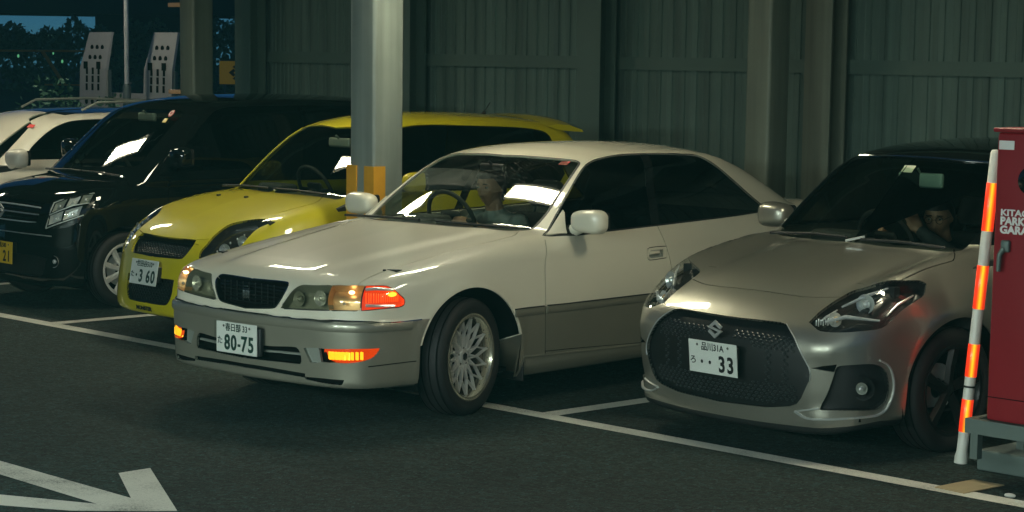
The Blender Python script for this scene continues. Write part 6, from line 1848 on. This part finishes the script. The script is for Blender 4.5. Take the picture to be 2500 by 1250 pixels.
b = MB(); b.tube([(-.6, 0, 1.80), (2.2, 0, 1.82)], .030, 8); b.build('top_rail', M_ORANGE, gt)
b = MB(); b.tube([(1.06, 0, 1.80), (1.62, 0, 0.93)], .05, 8); b.build('brace', M_ORANGE, gt)
b = MB(); b.tube([(1.1, .02, .92), (2.2, .02, .92)], .022, 8); b.tube([(-.6, 0, 0), (-.6, 0, 1.80)], .03, 8); b.tube([(2.2, 0, 0), (2.2, 0, 1.82)], .03, 8); b.build('frame', M_ORANGE, gt)
sg = empty('signboard', (-35.1, 27.29, 1.29)); sg.rotation_euler = (0, 0, R(54))
tag(sg, 'yellow signboard with a black diamond arrow mark in front of the green tree', 'sign')
b = MB(); b.box((-.45, -.01, -.31), (.45, .03, .31)); b.build('board', mat('sign_yellow_glow', (.42, .27, .02), rough=.5, emit=(1, .62, .03), emit_s=.045), sg, smooth=0)  # faint emission added to brighten the unlit board
b = MB()
for P2 in ([(-.10, .16), (-.03, .20), (.20, 0), (-.03, -.20), (-.10, -.16), (.09, 0)], [(-.20, .0), (-.07, .11), (-.01, .05), (-.07, 0), (-.01, -.05), (-.07, -.11)]):
    n = len(P2); b.add([(x, -.0125, z) for x, z in P2], [tuple(range(n))])
b.build('sign_mark', M_INKB, sg, smooth=0)
b = MB(); b.tube([(-.3, .02, -.31), (-.3, .02, -1.29)], .025, 8); b.tube([(.3, .02, -.31), (.3, .02, -1.29)], .025, 8); b.build('sign_post', M_GALV, sg)
# car carrier with upright perforated loading ramps
M_RAMP = mat('ramp_paint', (.46, .45, .40), rough=.5, metal=.2, var=.12, var_scale=8)
tk = empty('car_carrier', (-14.3, 10.2, 0)); tag(tk, 'flatbed car carrier with two upright perforated grey loading ramps', 'truck')
b = MB(); b.box((-1.15, .1, .95), (1.15, 5.6, 1.10)); b.build('load_bed', M_GALV, tk)
b = MB(); b.box((-1.2, .0, 1.04), (1.2, .098, 1.26)); b.build('rear_beam', M_RAMP, tk)
b = MB(); b.rbox((0, 6.6, 1.35), (2.1, 1.7, 1.9), .15); c_ = b.build('cab', M_BLACKP, tk)
b = MB(); b.rbox((0, 5.745, 1.75), (1.5, .02, .55), .008); b.build('rear_window', M_GLOSSBLACK, c_)
for x in (-.95, .95):
    for y in (1.2, 6.6):
        b = MB(); b.lathe([(.20, -.11), (.40, -.12), (.43, -.08), (.43, .08), (.40, .12), (.20, .11)], 24, 'x', Matrix.Translation((x, y, .43))); b.build('wheel', M_TYRE, tk)
hole = MB().lathe([(.001, -.004), (.040, -.004), (.042, .0), (.001, .0)], 16, 'y').mesh('hole', M_DARK, 0)
hole2 = MB().rbox((0, -.002, 0), (.055, .004, .10), .0018).mesh('hole', M_DARK, 0)
for x in (-.86, .86):
    rp = MB()
    # a folded plate: lower half upright, upper half leaning in
    W_, T_ = .36, .04
    V = []
    for z, y, k in ((1.00, -.16, 1.0), (1.62, -.16, 1.0), (2.16, -.04, .84)):
        for xx, yy in ((-W_*k, 0), (W_*k, 0), (W_*k, T_), (-W_*k, T_)): V.append((x + xx + (z-1.0)*.055, y + yy, z))
    F = [(3, 2, 1, 0), (8, 9, 10, 11)]
    for i in (0, 1):
        for j in range(4): F.append((i*4+j, i*4+(j+1)%4, (i+1)*4+(j+1)%4, (i+1)*4+j))
    rp.add(V, F); r_ = rp.build('loading_ramp', M_RAMP, tk, smooth=0)
    for z in (1.12, 1.34, 1.46, 1.58):
        for dx in (-.16, 0, .16): link('hole', hole2 if z > 1.3 else hole, r_, (x + dx + (z-1)*.055, -.162, z))
    for z, yy in ((1.78, -.126), (1.93, -.092)):
        for dx in (-.14, 0, .14): link('hole', hole, r_, (x + dx + (z-1)*.055, yy, z))
    for dx in (-.20, .15): link('hole', MB().rbox((0, -.004, 0), (.11, .006, .11), .0025).mesh('notch', M_DARK, 0), r_, (x + dx + .036, -.160, 1.665))
    b = MB(); b.box((x + W_*1.02 + .04, -.14, 1.02), (x + W_*1.02 + .075, -.10, 1.6)); b.build('ramp_stay', M_GALV, r_)
# dark buildings closing the view
M_FAR = mat('far_wall', (.012, .016, .016), rough=.9)
fb = empty('far_building', FARB[0], R(54))
tag(fb, 'unlit dark building with a broad eave standing behind the lamp post and perforated ramps', 'building')
b = MB(); b.box((0, 0, 0), (6.36, 9, 3.65)); b.build('wall', M_FAR, fb, smooth=0)
b = MB(); b.box((-8, -.9, 3.655), (11.5, 10, 8.5)); b.build('roof', M_FAR, fb, smooth=0)
for x in (.6, 2.6, 4.6):
    b = MB(); b.box((x, -.06, 1.0), (x+1.3, -.002, 2.6)); b.build('window', M_GLOSSBLACK, fb, smooth=0)
V = []; F = []
ax = Vector((math.cos(R(54)), math.sin(R(54)), 0)); bx = Vector((-ax.y, ax.x, 0))
for i in range(11000):
    t = RNG.uniform(-9, 14); top = 2.85 + .03*t + .22*math.sin(t*2.1) + .16*math.sin(t*5.3 + 1)
    z = top*RNG.uniform(0, 1)**.75; pp = Vector((FARB[1][0], FARB[1][1], 0)) + ax*t + bx*RNG.uniform(-.6, .6) + Vector((0, 0, z))
    a = Vector(RNG.normal(0, 1, 3)).normalized(); c_ = a.cross(Vector(RNG.normal(0, 1, 3))).normalized(); s_ = .13*RNG.uniform(.6, 1.5); n = len(V)
    V += [pp - a*s_, pp + c_*s_*.6, pp + a*s_, pp - c_*s_*.6]; F.append((n, n+1, n+2, n+3))
hd = MB().add(V, F).build('hedge', M_LEAF, smooth=0)
tag(hd, 'dark hedge filling the ground under the far sky gap', 'hedge')
M_GLOW = emitter('green_lamp', (.25, 1.0, .45), .35)
for i, (x, y, z, s_) in enumerate(GLOWS):
    b = MB(); b.ball((x, y, z), (s_, s_, s_*1.6), 8, 6)
    tag(b.build('distant_lamp', M_GLOW), ['small green light furthest left under the orange rail', 'small green light at the middle under the orange rail', 'small green light nearest the left ramp'][i], 'light', 'green lights beyond the gate')

# added to lift the blacks: thin teal haze in the lamp light, round the whole scene
M_LIFT = bpy.data.materials.new('black_lift_volume'); M_LIFT.use_nodes = True
_t = M_LIFT.node_tree; _t.nodes.clear()
_o = _t.nodes.new('ShaderNodeOutputMaterial'); _v = _t.nodes.new('ShaderNodeVolumePrincipled')
_v.inputs['Color'].default_value = (.30, .95, .92, 1); _v.inputs['Density'].default_value = LIFT_HAZE
_t.links.new(_v.outputs[0], _o.inputs['Volume'])
b = MB(); b.box((-161, -61, -1), (81, 161, 10)); hz = b.build('lift_haze', M_LIFT, smooth=0); tag(hz, kind='stuff')
